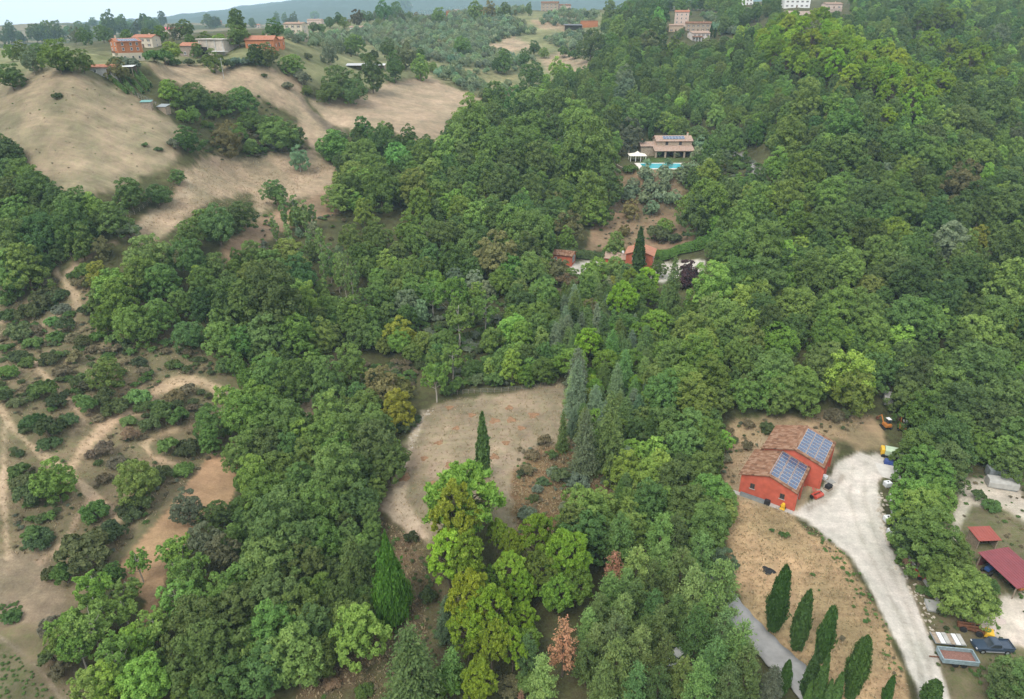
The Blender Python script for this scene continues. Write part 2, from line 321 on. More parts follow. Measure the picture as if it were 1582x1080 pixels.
def zone_at(u, v, x, y, far):
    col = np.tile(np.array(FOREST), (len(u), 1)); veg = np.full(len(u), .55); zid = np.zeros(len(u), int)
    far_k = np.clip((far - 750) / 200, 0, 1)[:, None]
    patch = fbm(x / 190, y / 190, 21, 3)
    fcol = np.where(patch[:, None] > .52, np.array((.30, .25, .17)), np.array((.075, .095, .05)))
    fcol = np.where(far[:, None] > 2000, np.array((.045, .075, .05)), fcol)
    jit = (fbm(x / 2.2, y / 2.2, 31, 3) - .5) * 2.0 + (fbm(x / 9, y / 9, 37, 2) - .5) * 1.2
    for i, z in enumerate(ZONES + STROKES):
        if i < len(ZONES):
            name, c, vg, soft, poly = z
            u0 = min(p[0] for p in poly) - 40; u1 = max(p[0] for p in poly) + 40; v0 = min(p[1] for p in poly) - 40; v1 = max(p[1] for p in poly) + 40
        else:
            name, c, wd, poly = z; vg, soft = .06, 3
            u0 = min(p[0] for p in poly) - 40; u1 = max(p[0] for p in poly) + 40; v0 = min(p[1] for p in poly) - 40; v1 = max(p[1] for p in poly) + 40
        m = (u > u0) & (u < u1) & (v > v0) & (v < v1) & (far < 800)
        if not m.any(): continue
        uu, vv = u[m], v[m]
        if i < len(ZONES):
            d = seg_dist(uu, vv, poly + [poly[0]]) * np.where(inside(uu, vv, poly), 1, -1)
        else: d = wd / 2 - seg_dist(uu, vv, poly)
        k = np.clip((d + jit[m] * soft * 1.6) / soft * .5 + .5, 0, 1); k = (k * k * (3 - 2 * k))
        col[m] = col[m] * (1 - k[:, None]) + np.array(c) * k[:, None]; veg[m] = veg[m] * (1 - k) + vg * k
        if name != 'ground' or True:
            zid[np.where(m)[0][k > .5]] = i + 1
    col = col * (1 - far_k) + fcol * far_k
    zid = np.where(far > 800, 0, zid)
    return col, veg, zid

def build_ground():
    az = np.radians(np.concatenate([np.arange(-180, -48, 6.0), np.arange(-48, 48, .2), np.arange(48, 181, 6.0)]))
    rr = [18.0]
    while rr[-1] < 5900: rr.append(rr[-1] * (1.0075 if rr[-1] < 800 else 1.02))
    rr = np.array(rr); A, R = np.meshgrid(az, rr)
    X, Y = R * np.sin(A), R * np.cos(A); X, Y = X.ravel(), Y.ravel()
    Z = zt(X, Y).ravel(); u, v, f = project(np.stack([X, Y, Z], 1))
    behind = (f < 5); u = np.where(behind, 791 + X * 8, u); v = np.where(behind, 3000, v)
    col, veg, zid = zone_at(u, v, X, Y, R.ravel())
    na, nr = len(az), len(rr)
    i = np.arange(nr - 1)[:, None] * na + np.arange(na - 1)[None, :]
    Q = np.stack([i, i + 1, i + 1 + na, i + na], -1).reshape(-1, 4)[:, ::-1]
    names = ['ground'] + [z[0] for z in ZONES] + [z[0] for z in STROKES]
    fz = zid[Q[:, 0]]
    groups = {}
    for k, nm in enumerate(names): groups.setdefault(('ground' if nm == 'ground' else nm + str(k if nm in ('field',) else '')), []).append(k)
    for key, ks in groups.items():
        q = Q[np.isin(fz, ks)]
        if not len(q): continue
        used, inv = np.unique(q, return_inverse=True)
        nm = names[ks[0]]
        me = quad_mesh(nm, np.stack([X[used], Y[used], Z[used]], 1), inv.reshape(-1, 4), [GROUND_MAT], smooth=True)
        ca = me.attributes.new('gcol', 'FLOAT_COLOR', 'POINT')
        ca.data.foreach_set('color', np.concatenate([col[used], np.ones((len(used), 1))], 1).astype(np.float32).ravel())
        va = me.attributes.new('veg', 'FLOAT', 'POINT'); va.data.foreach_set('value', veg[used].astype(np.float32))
        tag(link(nm, me), kind='structure')
    # plug under the camera
    n_ = 40; V = [(0, 0, float(zt(0, 18)[0]))] + [(X[k], Y[k], Z[k]) for k in range(na)]
    me = new_mesh('ground', V, [(0, k + 1, k) if False else (0, k, k + 1) for k in range(1, na)], [GROUND_MAT])
    for a_, c_ in (('gcol', None),):
        ca = me.attributes.new('gcol', 'FLOAT_COLOR', 'POINT'); ca.data.foreach_set('color', np.tile(np.array(SCRUB + (1,), np.float32), len(V)))
    tag(link('ground', me), kind='structure')
build_ground()

# ================================================================== plants
def foliage_material():
    m = bpy.data.materials.new('foliage'); n, l, b = nodes_of(m)
    oi = n.new('ShaderNodeObjectInfo')
    ti = n.new('ShaderNodeAttribute'); ti.attribute_type = 'INSTANCER'; ti.attribute_name = 'tint'
    lv = n.new('ShaderNodeAttribute'); lv.attribute_name = 'lv'
    ad = n.new('ShaderNodeVectorMath'); ad.operation = 'ADD'; l.new(oi.outputs['Color'], ad.inputs[0]); l.new(ti.outputs['Vector'], ad.inputs[1])
    r1 = n.new('ShaderNodeMapRange'); l.new(lv.outputs['Fac'], r1.inputs['Value']); r1.inputs['To Min'].default_value = .66; r1.inputs['To Max'].default_value = 1.33
    sc = n.new('ShaderNodeVectorMath'); sc.operation = 'SCALE'; l.new(ad.outputs[0], sc.inputs[0]); l.new(r1.outputs[0], sc.inputs['Scale'])
    hs = n.new('ShaderNodeHueSaturation'); l.new(sc.outputs[0], hs.inputs['Color'])
    r2 = n.new('ShaderNodeMapRange'); l.new(lv.outputs['Fac'], r2.inputs['Value']); r2.inputs['To Min'].default_value = .515; r2.inputs['To Max'].default_value = .485
    l.new(r2.outputs[0], hs.inputs['Hue'])
    b.inputs['Roughness'].default_value = .62; b.inputs['Specular IOR Level'].default_value = .22
    l.new(hs.outputs[0], b.inputs['Base Color'])
    tr = n.new('ShaderNodeBsdfTranslucent'); l.new(hs.outputs[0], tr.inputs['Color'])
    mx = n.new('ShaderNodeMixShader'); mx.inputs[0].default_value = .30
    l.new(b.outputs[0], mx.inputs[1]); l.new(tr.outputs[0], mx.inputs[2])
    l.new(mx.outputs[0], n['Material Output'].inputs['Surface'])
    return m
LEAF = foliage_material()
BARK = plain('bark', (.16, .125, .09), .9, .1, var=.3, scale=4)
PALE_BARK = plain('pale_bark', (.42, .38, .32), .85, .15, var=.25, scale=4)

def unit(a): return a / np.maximum(np.linalg.norm(a, axis=-1, keepdims=True), 1e-9)
def sphere_dirs(n_, r, up=0.0):
    d = unit(r.normal(size=(n_, 3)));
    if up: d[:, 2] += up; d = unit(d)
    return d
def cards(P, N, size, aspect, r, spin_axis=None, jitter=.5):
    """one small diamond leaf spray at each place; N is the way it faces"""
    n_ = len(P); N = unit(N + r.normal(size=(n_, 3)) * jitter)
    a = unit(np.cross(N, r.normal(size=(n_, 3)))) if spin_axis is None else unit(spin_axis - N * (spin_axis * N).sum(1, keepdims=True))
    b = np.cross(N, a); s = (np.asarray(size) * r.uniform(.65, 1.35, n_))[:, None]
    la, lb = s * .5 * aspect ** .5, s * .5 / aspect ** .5
    V = np.stack([P - a * la, P + b * lb * r.uniform(.7, 1.3, (n_, 1)), P + a * la, P - b * lb * r.uniform(.7, 1.3, (n_, 1))], 1)
    V[:, 1] += N * s * .10; V[:, 3] += N * s * .10
    return V.reshape(-1, 3), np.arange(n_ * 4).reshape(-1, 4)
class Plant:
    def __init__(self, seed): self.r = np.random.default_rng(seed); self.V, self.lv, self.tubes = [], [], []
    def leaves(self, P, N, size, aspect=1.6, lv=None, axis=None, jitter=.5):
        V, Q = cards(P, N, size, aspect, self.r, axis, jitter); self.V.append(V)
        l_ = self.r.random(len(P)); self.lv.append(np.clip(.5 * l_ + .5 * (self.r.random() if lv is None else lv), 0, 1))
    def tube(self, pts, r0, r1, k=5): self.tubes.append((pts, r0, r1, k))
    def crown(self):
        V = np.concatenate(self.V); return V, np.arange(len(V)).reshape(-1, 4), np.concatenate(self.lv)
    def wood(self):
        V, Q = [], []
        for pts, r0, r1, k in self.tubes:
            pts = np.asarray(pts, float); n_ = len(pts); b0 = sum(len(a) for a in V)
            for i, p in enumerate(pts):
                d = unit(pts[min(i + 1, n_ - 1)] - pts[max(i - 1, 0)]); a = unit(np.cross(d, [.31, .22, .1] if abs(d[2]) > .9 else [0, 0, 1])); b = np.cross(d, a)
                rr = r0 + (r1 - r0) * i / (n_ - 1); th = np.arange(k) * 2 * math.pi / k
                V.append(p + (np.cos(th)[:, None] * a + np.sin(th)[:, None] * b) * rr)
            for i in range(n_ - 1):
                for j in range(k): Q.append((b0 + i * k + j, b0 + i * k + (j + 1) % k, b0 + (i + 1) * k + (j + 1) % k, b0 + (i + 1) * k + j))
        return np.concatenate(V), np.array(Q)
def limbs(p, n_, z0, z1, R, r0, spread=.75, rise=.5):
    p.tube([(0, 0, -1.0), (p.r.normal() * .1, p.r.normal() * .1, z0), (p.r.normal() * .25, p.r.normal() * .25, z1)], r0, r0 * .45, 7)
    for i in range(n_):
        a = 2 * math.pi * (i + p.r.random() * .7) / n_; L = R * spread * p.r.uniform(.7, 1.05); zz = z0 + (z1 - z0) * p.r.random() * .8
        c, s = math.cos(a), math.sin(a)
        p.tube([(0, 0, zz), (c * L * .45, s * L * .45, zz + L * rise * .5), (c * L, s * L, zz + L * rise * p.r.uniform(.8, 1.3))], r0 * .38, r0 * .08, 5)
def puffs(p, C, rad, centre, n_sub, n_leaf, size, aspect=1.5, up=.35, jitter=.5, sub=.42, shell=.7):
    """cauliflower of leaf puffs: clumps > sub-clumps > leaf sprays"""
    r = p.r
    for c, rc in zip(C, rad):
        out = unit(c - centre); hue = r.random()
        d = unit(sphere_dirs(n_sub, r) + out * .75 + np.array([0, 0, .25]))
        S = c + d * rc * r.uniform(.55, .95, (n_sub, 1)); rs = rc * sub * r.uniform(.7, 1.3, n_sub)
        m = n_sub * n_leaf; k = np.repeat(np.arange(n_sub), n_leaf)
        dd = unit(sphere_dirs(m, r) + d[k] * .65 + np.array([0, 0, .2]))
        P = S[k] + dd * (rs[k] * r.uniform(shell, 1.08, m))[:, None] * np.array([1, 1, .85])
        N = unit(dd * .8 + d[k] * .35 + np.array([0, 0, up]))
        p.leaves(P, N, size, aspect, lv=np.clip(.55 * hue + .45 * r.random(n_sub)[k], 0, 1), jitter=jitter)
def oak(seed, R=4.2, Ht=9.8, n_c=62, flat=1.1, n_sub=8, n_leaf=32, size=.275, lobes=.25, sparse=0, n_lead=4, spread=.42):
    """broad crown of several leaders that merge, foliage almost to the ground"""
    p = Plant(seed); r = p.r; zc = Ht - R * flat; subs = [(np.array([0, 0, zc + R * flat * .12]), R * .66, R * flat * .86)]
    for i in range(n_lead):
        a = 6.283 * (i + r.uniform(-.25, .25)) / n_lead; q = R * spread * r.uniform(.8, 1.2); k = r.uniform(.42, .62)
        subs.append((np.array([math.cos(a) * q, math.sin(a) * q, zc + R * flat * r.uniform(-.58, .12)]), R * k, R * k * flat * r.uniform(.85, 1.15)))
    C, rad = [], []
    for j, (c, rh, rv) in enumerate(subs):
        m = max(8, int(n_c * (.42 if j == 0 else .62 / n_lead * 1.25))); i = np.arange(m) + .5; z = 1 - 1.86 * i / m; th = i * 2.39996 + r.random() * 6
        d = np.stack([np.sqrt(np.maximum(0, 1 - z * z)) * np.cos(th), np.sqrt(np.maximum(0, 1 - z * z)) * np.sin(th), z], 1)
        P = c + d * np.array([rh, rh, rv]) * r.uniform(.72, 1.0, (m, 1)); ok = np.ones(m, bool)
        for k2, (c2, rh2, rv2) in enumerate(subs):
            if k2 != j: ok &= (((P - c2) / np.array([rh2, rh2, rv2])) ** 2).sum(1) > .55
        C.append(P[ok]); rad.append(R * lobes * r.uniform(.6, 1.3, ok.sum()))
    C, rad = np.concatenate(C), np.concatenate(rad)
    if sparse: keep = r.random(len(C)) > sparse; C, rad = C[keep], rad[keep]
    C[:, :2] *= R * .88 / np.percentile(np.hypot(C[:, 0], C[:, 1]), 96); C[:, 2] = np.maximum(C[:, 2], .5)
    puffs(p, C, rad, np.array([0, 0, zc - R * .3]), n_sub, n_leaf, size)
    m = 900                                             # inner leaves, seen through gaps
    dd = sphere_dirs(m, r); p.leaves(np.array([0, 0, zc]) + dd * np.array([R, R, R * flat]) * r.uniform(.3, .62, (m, 1)), dd, size * 1.5, 1.5, lv=.4)
    limbs(p, 6, Ht * .2, Ht * .6, R, .05 * Ht * .5); return p, R, Ht
def airy(seed, R=4.0, Ht=11.5):
    p = Plant(seed); r = p.r; z0 = Ht * .25
    p.tube([(0, 0, -1), (.2, .1, z0), (.35, -.2, Ht * .6), (.2, .1, Ht * .9)], .26, .06, 6)
    for i in range(15):
        a = i * 2.4 + r.random(); zz = Ht * r.uniform(.3, .75); L = R * r.uniform(.65, 1.0) * (1.1 - .45 * (zz / Ht)); c, s = math.cos(a), math.sin(a)
        tip = np.array([c * L, s * L, zz + L * r.uniform(.55, 1.0)])
        p.tube([(0, 0, zz), (c * L * .5, s * L * .5, zz + L * .28), tip], .10, .025, 4)
        for k in range(5):
            q = np.array([0, 0, zz]) * (1 - .55 - k * .1) + tip * (.55 + k * .1) + r.normal(size=3) * .55; rc = R * r.uniform(.15, .25)
            puffs(p, [q], [rc], np.array([0, 0, zz - 1]), 5, 22, .33, up=.4, jitter=.6)
    return p, R, Ht
def poplar(seed, R=1.9, Ht=11.0):
    p = Plant(seed); r = p.r; p.tube([(0, 0, -1), (.05, 0, Ht * .5), (0, .1, Ht * .95)], .16, .03, 5)
    C, rad = [], []
    for i in range(46):
        k = r.random(); z = Ht * (.22 + .76 * k); w = R * (math.sin(math.pi * min(1, .18 + .8 * (1 - k))) ** .8); a = r.random() * 6.28; q = w * r.uniform(.3, .85)
        C.append((math.cos(a) * q, math.sin(a) * q, z)); rad.append(R * r.uniform(.28, .42))
        if i % 3 == 0: p.tube([(0, 0, z - .9), (math.cos(a) * q, math.sin(a) * q, z)], .05, .015, 4)
    puffs(p, np.array(C), rad, np.array([0, 0, Ht * .45]), 5, 22, .27, up=.4, jitter=.6); return p, R, Ht
def pine(seed, R=3.2, Ht=10.5, n_c=64, flat=1.35, lobes=.245, nl=30):
    """rounded pine with separate puffs of needles"""
    p = Plant(seed); r = p.r; zc = Ht - R * flat
    i = np.arange(n_c) + .5; z = 1 - 1.75 * i / n_c; th = i * 2.39996 + r.normal(size=n_c) * .3
    d = np.stack([np.sqrt(np.maximum(0, 1 - z * z)) * np.cos(th), np.sqrt(np.maximum(0, 1 - z * z)) * np.sin(th), z], 1)
    C = np.array([0, 0, zc]) + d * np.array([R, R, R * flat]) * r.uniform(.55, .86, (n_c, 1)); C[:, :2] *= np.clip(1.12 - .38 * (C[:, 2:] - zc) / (R * flat), .6, 1.25) if flat > 1 else 1; rad = R * lobes * r.uniform(.6, 1.2, n_c)
    for c, rc in zip(C, rad):
        hue = r.random(); ns = 8
        dd = unit(sphere_dirs(ns, r) + np.array([0, 0, .55]) + unit(c - np.array([0, 0, zc - R])) * .4); S = c + dd * rc * r.uniform(.45, .9, (ns, 1))
        m = ns * nl; k = np.repeat(np.arange(ns), nl); q = unit(sphere_dirs(m, r) + np.array([0, 0, .5]))
        P = S[k] + q * (rc * .36 * r.uniform(.5, 1.05, m))[:, None]
        axis = unit(q + np.array([0, 0, .45]))
        p.leaves(P, unit(q * .6 + sphere_dirs(m, r) * .5), .30, 2.4, lv=np.clip(.5 * hue + .5 * r.random(ns)[k], 0, 1), axis=axis, jitter=.25)
        p.tube([(0, 0, max(1, c[2] - 2)), c * np.array([.6, .6, 1]) - [0, 0, .4], c], .08, .03, 4)
    p.tube([(0, 0, -1), (.1, .1, Ht * .4), (0, 0, Ht * .85)], .2, .08, 6); return p, R, Ht
def whorled(seed, R, Ht, levels=16, per=8, droop=.1, rise=.0, size=.34, dens=15, base=.06, power=.85, tuft=.30, needles=1.0, wood=.12, lvb=.5):
    """cone of branches in whorls: firs, cedars, young pines, bare dead pines"""
    p = Plant(seed); r = p.r; p.tube([(0, 0, -1), (0, 0, Ht * .5), (0, 0, Ht * .98)], wood * 1.3, .02, 5)
    for j in range(levels):
        k = (j + .5) / levels; z = Ht * (base + (1 - base) * k); L0 = R * (1 - k) ** power + .15
        for b in range(max(3, int(per * (1 - .5 * k)))):
            a = j * 1.1 + b * 6.283 / max(3, int(per * (1 - .5 * k))) + r.normal() * .2; L = L0 * r.uniform(.72, 1.1); c, s = math.cos(a), math.sin(a)
            tip = np.array([c * L, s * L, z - droop * L + rise * L * r.uniform(.6, 1.3)]); o = np.array([0, 0, z])
            if L > .5: p.tube([o, (o + tip) / 2 + [0, 0, .05 * L], tip], wood * .30, .012, 3)
            n_ = max(5, int(dens * L * needles)); t = r.uniform(.22, 1.03, n_) ** .8
            P = o + (tip - o) * t[:, None] + r.normal(size=(n_, 3)) * np.array([tuft, tuft, tuft * .55]) * (.55 + .5 * t)[:, None]
            ax = unit(unit(tip - o) + r.normal(size=(n_, 3)) * .55 + np.array([0, 0, .18]))
            p.leaves(P, unit(np.tile([c * .35, s * .35, .9], (n_, 1)) + r.normal(size=(n_, 3)) * .35), size, 2.1, lv=np.clip(lvb + r.normal() * .2 + r.normal(size=n_) * .1, 0, 1), axis=ax, jitter=.25)
    top = np.array([0, 0, Ht]); p.leaves(top + r.normal(size=(14, 3)) * [.12, .12, .3] - [0, 0, .3], sphere_dirs(14, r), size * .8, 2.5, axis=np.tile([0, 0, 1.], (14, 1)), jitter=.2)
    return p, R, Ht
def cypress(seed, R=1.15, Ht=8.5, n_=8200, belly=.35, pw=.75, tip=.10, size=.26, rough=.26, foot=.42):
    """dense column of upright sprays"""
    p = Plant(seed); r = p.r; k = r.random(n_) ** .95; th = r.random(n_) * 6.283
    prof = np.where(k < belly, foot + (1 - foot) * np.sin(np.minimum(1, k / belly) * math.pi / 2), (np.maximum(0, 1 - (k - belly) / (1 - belly)) ** pw) * (1 - tip) + tip * (1 - k))
    lump = 1 + rough * (vnoise(th * 2.2, k * Ht * .8, seed) - .5) * 2 + rough * (vnoise(th * 6, k * Ht * 1.6, seed + 3) - .5) * 1.8
    w = R * prof * lump * np.where(r.random(n_) < .12, r.uniform(1.0, 1.16, n_), r.uniform(.70, 1.03, n_)); z = Ht * (.05 + .95 * k) + r.normal(size=n_) * .12
    P = np.stack([np.cos(th) * w, np.sin(th) * w, z], 1); out = np.stack([np.cos(th), np.sin(th), np.full(n_, .35)], 1)
    ax = unit(np.stack([np.cos(th) * .30, np.sin(th) * .30, np.ones(n_)], 1) + r.normal(size=(n_, 3)) * .25)
    p.leaves(P, out, size, 2.6, lv=np.clip(.6 * vnoise(th * 4, k * Ht * 1.3, seed + 7) + .4 * r.random(n_), 0, 1), axis=ax, jitter=.55)
    m = 300; kk = r.random(m); p.leaves(np.stack([r.normal(size=m) * R * .3, r.normal(size=m) * R * .3, Ht * (.1 + .7 * kk)], 1), sphere_dirs(m, r), size * 1.6, 2, lv=.3)
    p.tube([(0, 0, -1), (0, 0, Ht * .8)], .16, .04, 6); return p, R, Ht
def bush(seed, R=1.6, Ht=2.0, n_c=20, n_sub=6, n_leaf=26, size=.24, spread=1.0):
    p = Plant(seed); r = p.r; C, rad = [], []
    for i in range(n_c):
        a = r.random() * 6.283; q = math.sqrt(r.random()) * R * .72; h = (Ht - .35 * R) * (1 - .62 * (q / R) ** 1.5) * r.uniform(.55, 1.08)
        C.append((math.cos(a) * q, math.sin(a) * q, max(.2, h))); rad.append(R * r.uniform(.22, .40))
        if i % 3 == 0: p.tube([(0, 0, -.4), (C[-1][0] * .6, C[-1][1] * .6, C[-1][2] * .6), C[-1]], .05, .015, 4)
    puffs(p, np.array(C), rad, np.array([0, 0, -.3]), n_sub, n_leaf, size, jitter=.6); return p, R, Ht

def leafy_mesh(name, p, wood_mat, parts):
    """parts True: separate crown and trunk meshes; False: one mesh"""
    V, Q, lv = p.crown(); W, Wq = p.wood()
    if not parts:                                   # far plants: fewer, larger sprays
        r = np.random.default_rng(len(V)); keep = r.random(len(Q)) < .45; V4 = V.reshape(-1, 4, 3)[keep]; c = V4.mean(1, keepdims=True); V = (c + (V4 - c) * 1.48).reshape(-1, 3); Q = np.arange(len(V)).reshape(-1, 4); lv = lv[keep]
    if parts: return quad_mesh('crown', V, Q, [LEAF], face_attr={'lv': lv}), quad_mesh('trunk', W, Wq, [wood_mat], smooth=True)
    return quad_mesh(name, np.concatenate([V, W]), np.concatenate([Q, Wq + len(V)]), [LEAF, wood_mat], np.concatenate([np.zeros(len(Q)), np.ones(len(Wq))]), face_attr={'lv': np.concatenate([lv, np.zeros(len(Wq))])})
class Kind:
    """a kind of plant: prototypes, mean colour, proportions, words"""
    def __init__(self, name, protos, tint, words_, cat, hc, var=.16, aspect=None, pale=False):
        self.name, self.tint, self.words, self.cat, self.hc, self.var, self.aspect = name, np.array(tint), words_, cat, hc, var, aspect
        self.wood = PALE_BARK if pale else BARK
        self.p = protos; self.split, self.one = {}, {}
    def meshes(self, i, parts):
        d = self.split if parts else self.one
        if i not in d: d[i] = leafy_mesh(self.name, self.p[i][0], self.wood, parts)
        return d[i]
OAKS = [oak(1), oak(2, R=3.9, Ht=10.5, flat=1.25), oak(3, R=4.6, Ht=9.2, n_c=70, flat=.95, n_lead=5), oak(4, R=4.0, Ht=9.6, lobes=.28, n_c=52, n_lead=3), oak(5, R=3.6, Ht=11, flat=1.45, n_c=66, lobes=.25, spread=.34), oak(6, R=4.3, Ht=9.8, n_c=56, sparse=.12, n_lead=5, spread=.5), oak(7, R=3.3, Ht=9.5, flat=1.35, n_lead=2, n_c=52), oak(8, R=4.4, Ht=10, flat=1.1, n_lead=6, spread=.5, lobes=.22, n_c=76)]
BUSHES = [bush(31), bush(32, R=1.9, Ht=1.7, n_c=24), bush(33, R=1.4, Ht=2.3), bush(34, R=2.0, Ht=2.2, n_c=28)]
CYP = [cypress(41, belly=.45, pw=.5, tip=.0), cypress(42, R=1.2, rough=.3, belly=.5, pw=.45, tip=.0), cypress(43, belly=.4, pw=.55, tip=.02)]
PINES = [pine(51), pine(52, R=3.3, Ht=10, n_c=58, flat=1.2), pine(53, n_c=72, lobes=.22, flat=1.5, Ht=11), pine(54, R=3.4, Ht=9.5, flat=1.15)]
DOMES = [pine(55, R=4.2, Ht=8.5, n_c=72, flat=.9, lobes=.24, nl=22), pine(56, R=4.0, Ht=9, n_c=66, flat=.98, lobes=.25, nl=22)]
FIRS = [whorled(61, 2.7, 9.5, levels=20, per=9, droop=.2, dens=42, size=.24, power=.72), whorled(62, 2.9, 9.0, levels=18, per=8, droop=.12, dens=42, size=.25, power=.62), whorled(63, 2.6, 10, levels=22, per=9, droop=.28, dens=42, size=.23, power=.75)]
YOUNG = [whorled(71, 2.5, 7.6, levels=12, per=7, droop=-.12, rise=.30, dens=58, size=.235, power=.60, tuft=.27, base=.14), whorled(72, 2.7, 7.2, levels=10, per=7, droop=-.1, rise=.25, dens=58, size=.235, power=.52, tuft=.28, base=.16),
         whorled(73, 2.3, 8.2, levels=13, per=6, droop=-.15, rise=.35, dens=58, size=.225, power=.66, tuft=.25, base=.13)]
K = {
 'O': Kind('oak_tree', OAKS, (0.126, 0.205, 0.056), 'dark green oak', 'tree', 1.28),
 'o': Kind('oak_tree', OAKS, (0.170, 0.265, 0.062), 'mid green oak', 'tree', 1.28),
 'L': Kind('oak_tree', OAKS, (0.235, 0.368, 0.068), 'bright green broadleaf tree', 'tree', 1.28),
 'S': Kind('willow_tree', [oak(11, R=3.6, Ht=8.4, n_c=50, size=.25), oak(12, R=3.4, Ht=8.8, n_c=44, size=.25, flat=1.2)], (0.210, 0.265, 0.145), 'silvery grey-green willow', 'tree', 1.3, pale=True),
 'E': Kind('elm_tree', [oak(13, R=3.2, Ht=7, n_c=40, sparse=.2, size=.28), oak(14, R=3.4, Ht=6.5, n_c=44, sparse=.12, size=.28)], (0.210, 0.200, 0.075), 'olive-brown dry-leaved tree', 'tree', 1.15),
 'Y': Kind('maple_tree', [oak(15, R=3.4, Ht=7.5, n_c=44, size=.30)], (0.330, 0.360, 0.050), 'yellow-leaved tree', 'tree', 1.25),
 'A': Kind('ash_tree', [airy(21), airy(22, R=4.3, Ht=11), airy(23, R=3.7, Ht=12)], (0.200, 0.330, 0.070), 'airy light green ash', 'tree', 1.7, pale=True),
 'W': Kind('poplar_tree', [poplar(25), poplar(26, R=2.1, Ht=10)], (0.220, 0.340, 0.100), 'slim upright poplar', 'tree', 3.0, aspect=2.6, pale=True),
 'P': Kind('pine_tree', PINES, (0.250, 0.375, 0.040), 'yellow-green rounded pine', 'tree', 1.75),
 'Q': Kind('pine_tree', DOMES, (0.185, 0.305, 0.050), 'light green domed pine', 'tree', 1.25),
 'N': Kind('young_pine', YOUNG, (0.170, 0.265, 0.078), 'feathery mid green young pine', 'tree', 1.7, aspect=1.55, var=.22),
 'F': Kind('fir_tree', FIRS, (0.145, 0.235, 0.066), 'green conical fir', 'tree', 1.6, aspect=1.7),
 'G': Kind('blue_fir', FIRS, (0.195, 0.255, 0.145), 'silver-grey conical fir', 'tree', 1.6, aspect=1.8),
 'C': Kind('cypress_tree', CYP, (0.072, 0.150, 0.030), 'columnar cypress', 'tree', 3.4, aspect=2.6),
 'T': Kind('slim_cypress', [cypress(44, R=.9, Ht=11, belly=.3, pw=.6)], (0.070, 0.135, 0.034), 'slim spire-shaped cypress', 'tree', 5, aspect=4),
 'K': Kind('thuja_tree', [cypress(45, R=2.6, Ht=9.5, n_=16000, belly=.22, pw=1.0, tip=.02, size=.28, rough=.2, foot=.72)], (0.120, 0.265, 0.034), 'teardrop-shaped thuja', 'tree', 1.8, aspect=2.0),
 'V': Kind('olive_tree', [oak(81, R=2.2, Ht=3.9, n_c=26, n_sub=6, n_leaf=22, size=.24, flat=.75, lobes=.33, n_lead=3), oak(82, R=2.0, Ht=3.6, n_c=22, n_sub=6, n_leaf=22, size=.24, flat=.8, lobes=.34, n_lead=3)], (0.250, 0.330, 0.180), 'grey-green olive tree', 'tree', 1.0),
 'B': Kind('shrub', BUSHES, (0.115, 0.155, 0.060), 'dark scrubby shrub', 'shrub', .5),
 'b': Kind('shrub', BUSHES, (0.130, 0.225, 0.060), 'fresh green shrub', 'shrub', .5),
 'e': Kind('shrub', BUSHES, (0.230, 0.195, 0.115), 'dry brownish shrub', 'shrub', .5),
 's': Kind('shrub', BUSHES, (0.190, 0.225, 0.150), 'grey-green shrub', 'shrub', .5),
 'D': Kind('dead_pine', [whorled(75, 2.0, 8, levels=13, per=7, droop=-.1, rise=.3, dens=15, size=.26, power=.6, tuft=.22, base=.2, wood=.16)], (0.500, 0.250, 0.150), 'dead rust-brown pine', 'tree', 1.7, aspect=1.8),
 'R': Kind('plum_tree', [oak(16, R=3.0, Ht=6.5, n_c=40, size=.28)], (0.085, 0.050, 0.055), 'dark purple-leaved plum tree', 'tree', 1.2),
}
TR = []   # every plant: kind, place, horizontal radius, height, tint
def lean_fix(u, v, dv):      # pixel below a standing thing's middle, along its own vertical
    vpy = 540 + F / math.tan(PITCH); return u + (791 - u) * dv / (vpy - v), v + dv
def plant_many(rows, hand=True):
    """rows: (code, u, v, r, half-height or None, tint factor)"""
    rows = [q for q in rows]
    low = [q for q in rows if K[q[0]].aspect is None]; tall = [q for q in rows if K[q[0]].aspect is not None]
    if low:
        hc = np.array([K[q[0]].hc * q[3] / F for q in low]); p, t = ground_hits([q[1] for q in low], [q[2] for q in low], hc)
        for q, pos, tt in zip(low, p, t):
            R = q[3] * tt / F * ((.92 if q[2] < 560 else 1.14 if q[2] > 620 and q[1] < 640 else 1.04) if q[0] in 'OoL' and q[3] > 18 else 1.16 if q[0] in 'PQ' and q[2] > 760 else 1); TR.append(dict(k=q[0], p=pos, R=R, H=None, f=q[5], hand=hand, px=(q[1], q[2]), rpx=q[3]))
    if tall:
        hh = [q[4] if q[4] else q[3] * K[q[0]].aspect for q in tall]
        base = [lean_fix(q[1], q[2], h_) for q, h_ in zip(tall, hh)]
        p, t = ground_hits([b[0] for b in base], [b[1] for b in base])
        for q, pos, tt, h_ in zip(tall, p, t, hh):
            z_ = pos[2] - H; f0 = pos[1] * CP - z_ * SP; up0 = pos[1] * SP + z_ * CP; kt = (540 - (q[2] - h_)) / F
            TR.append(dict(k=q[0], p=pos, R=q[3] * (f0 * .93) / F, H=(kt * f0 - up0) / (CP + kt * SP), f=q[5], hand=hand, px=(q[1], q[2]), rpx=q[3]))
def tile(ox, oy, text):
    """plants read off one enlarged tile of the photograph (enlargement 3.955)"""
    rows = []
    for item in text.replace('\n', ' ').split(';'):
        w = item.split()
        if not w: continue
        rows.append((w[0], ox + float(w[1]) / 3.955, oy + float(w[2]) / 3.955, float(w[3]) / 3.955, float(w[4]) / 3.955 if len(w) > 4 and w[4] != '-' else None, float(w[5]) if len(w) > 5 else 1.0))
    return rows
ROWS = []
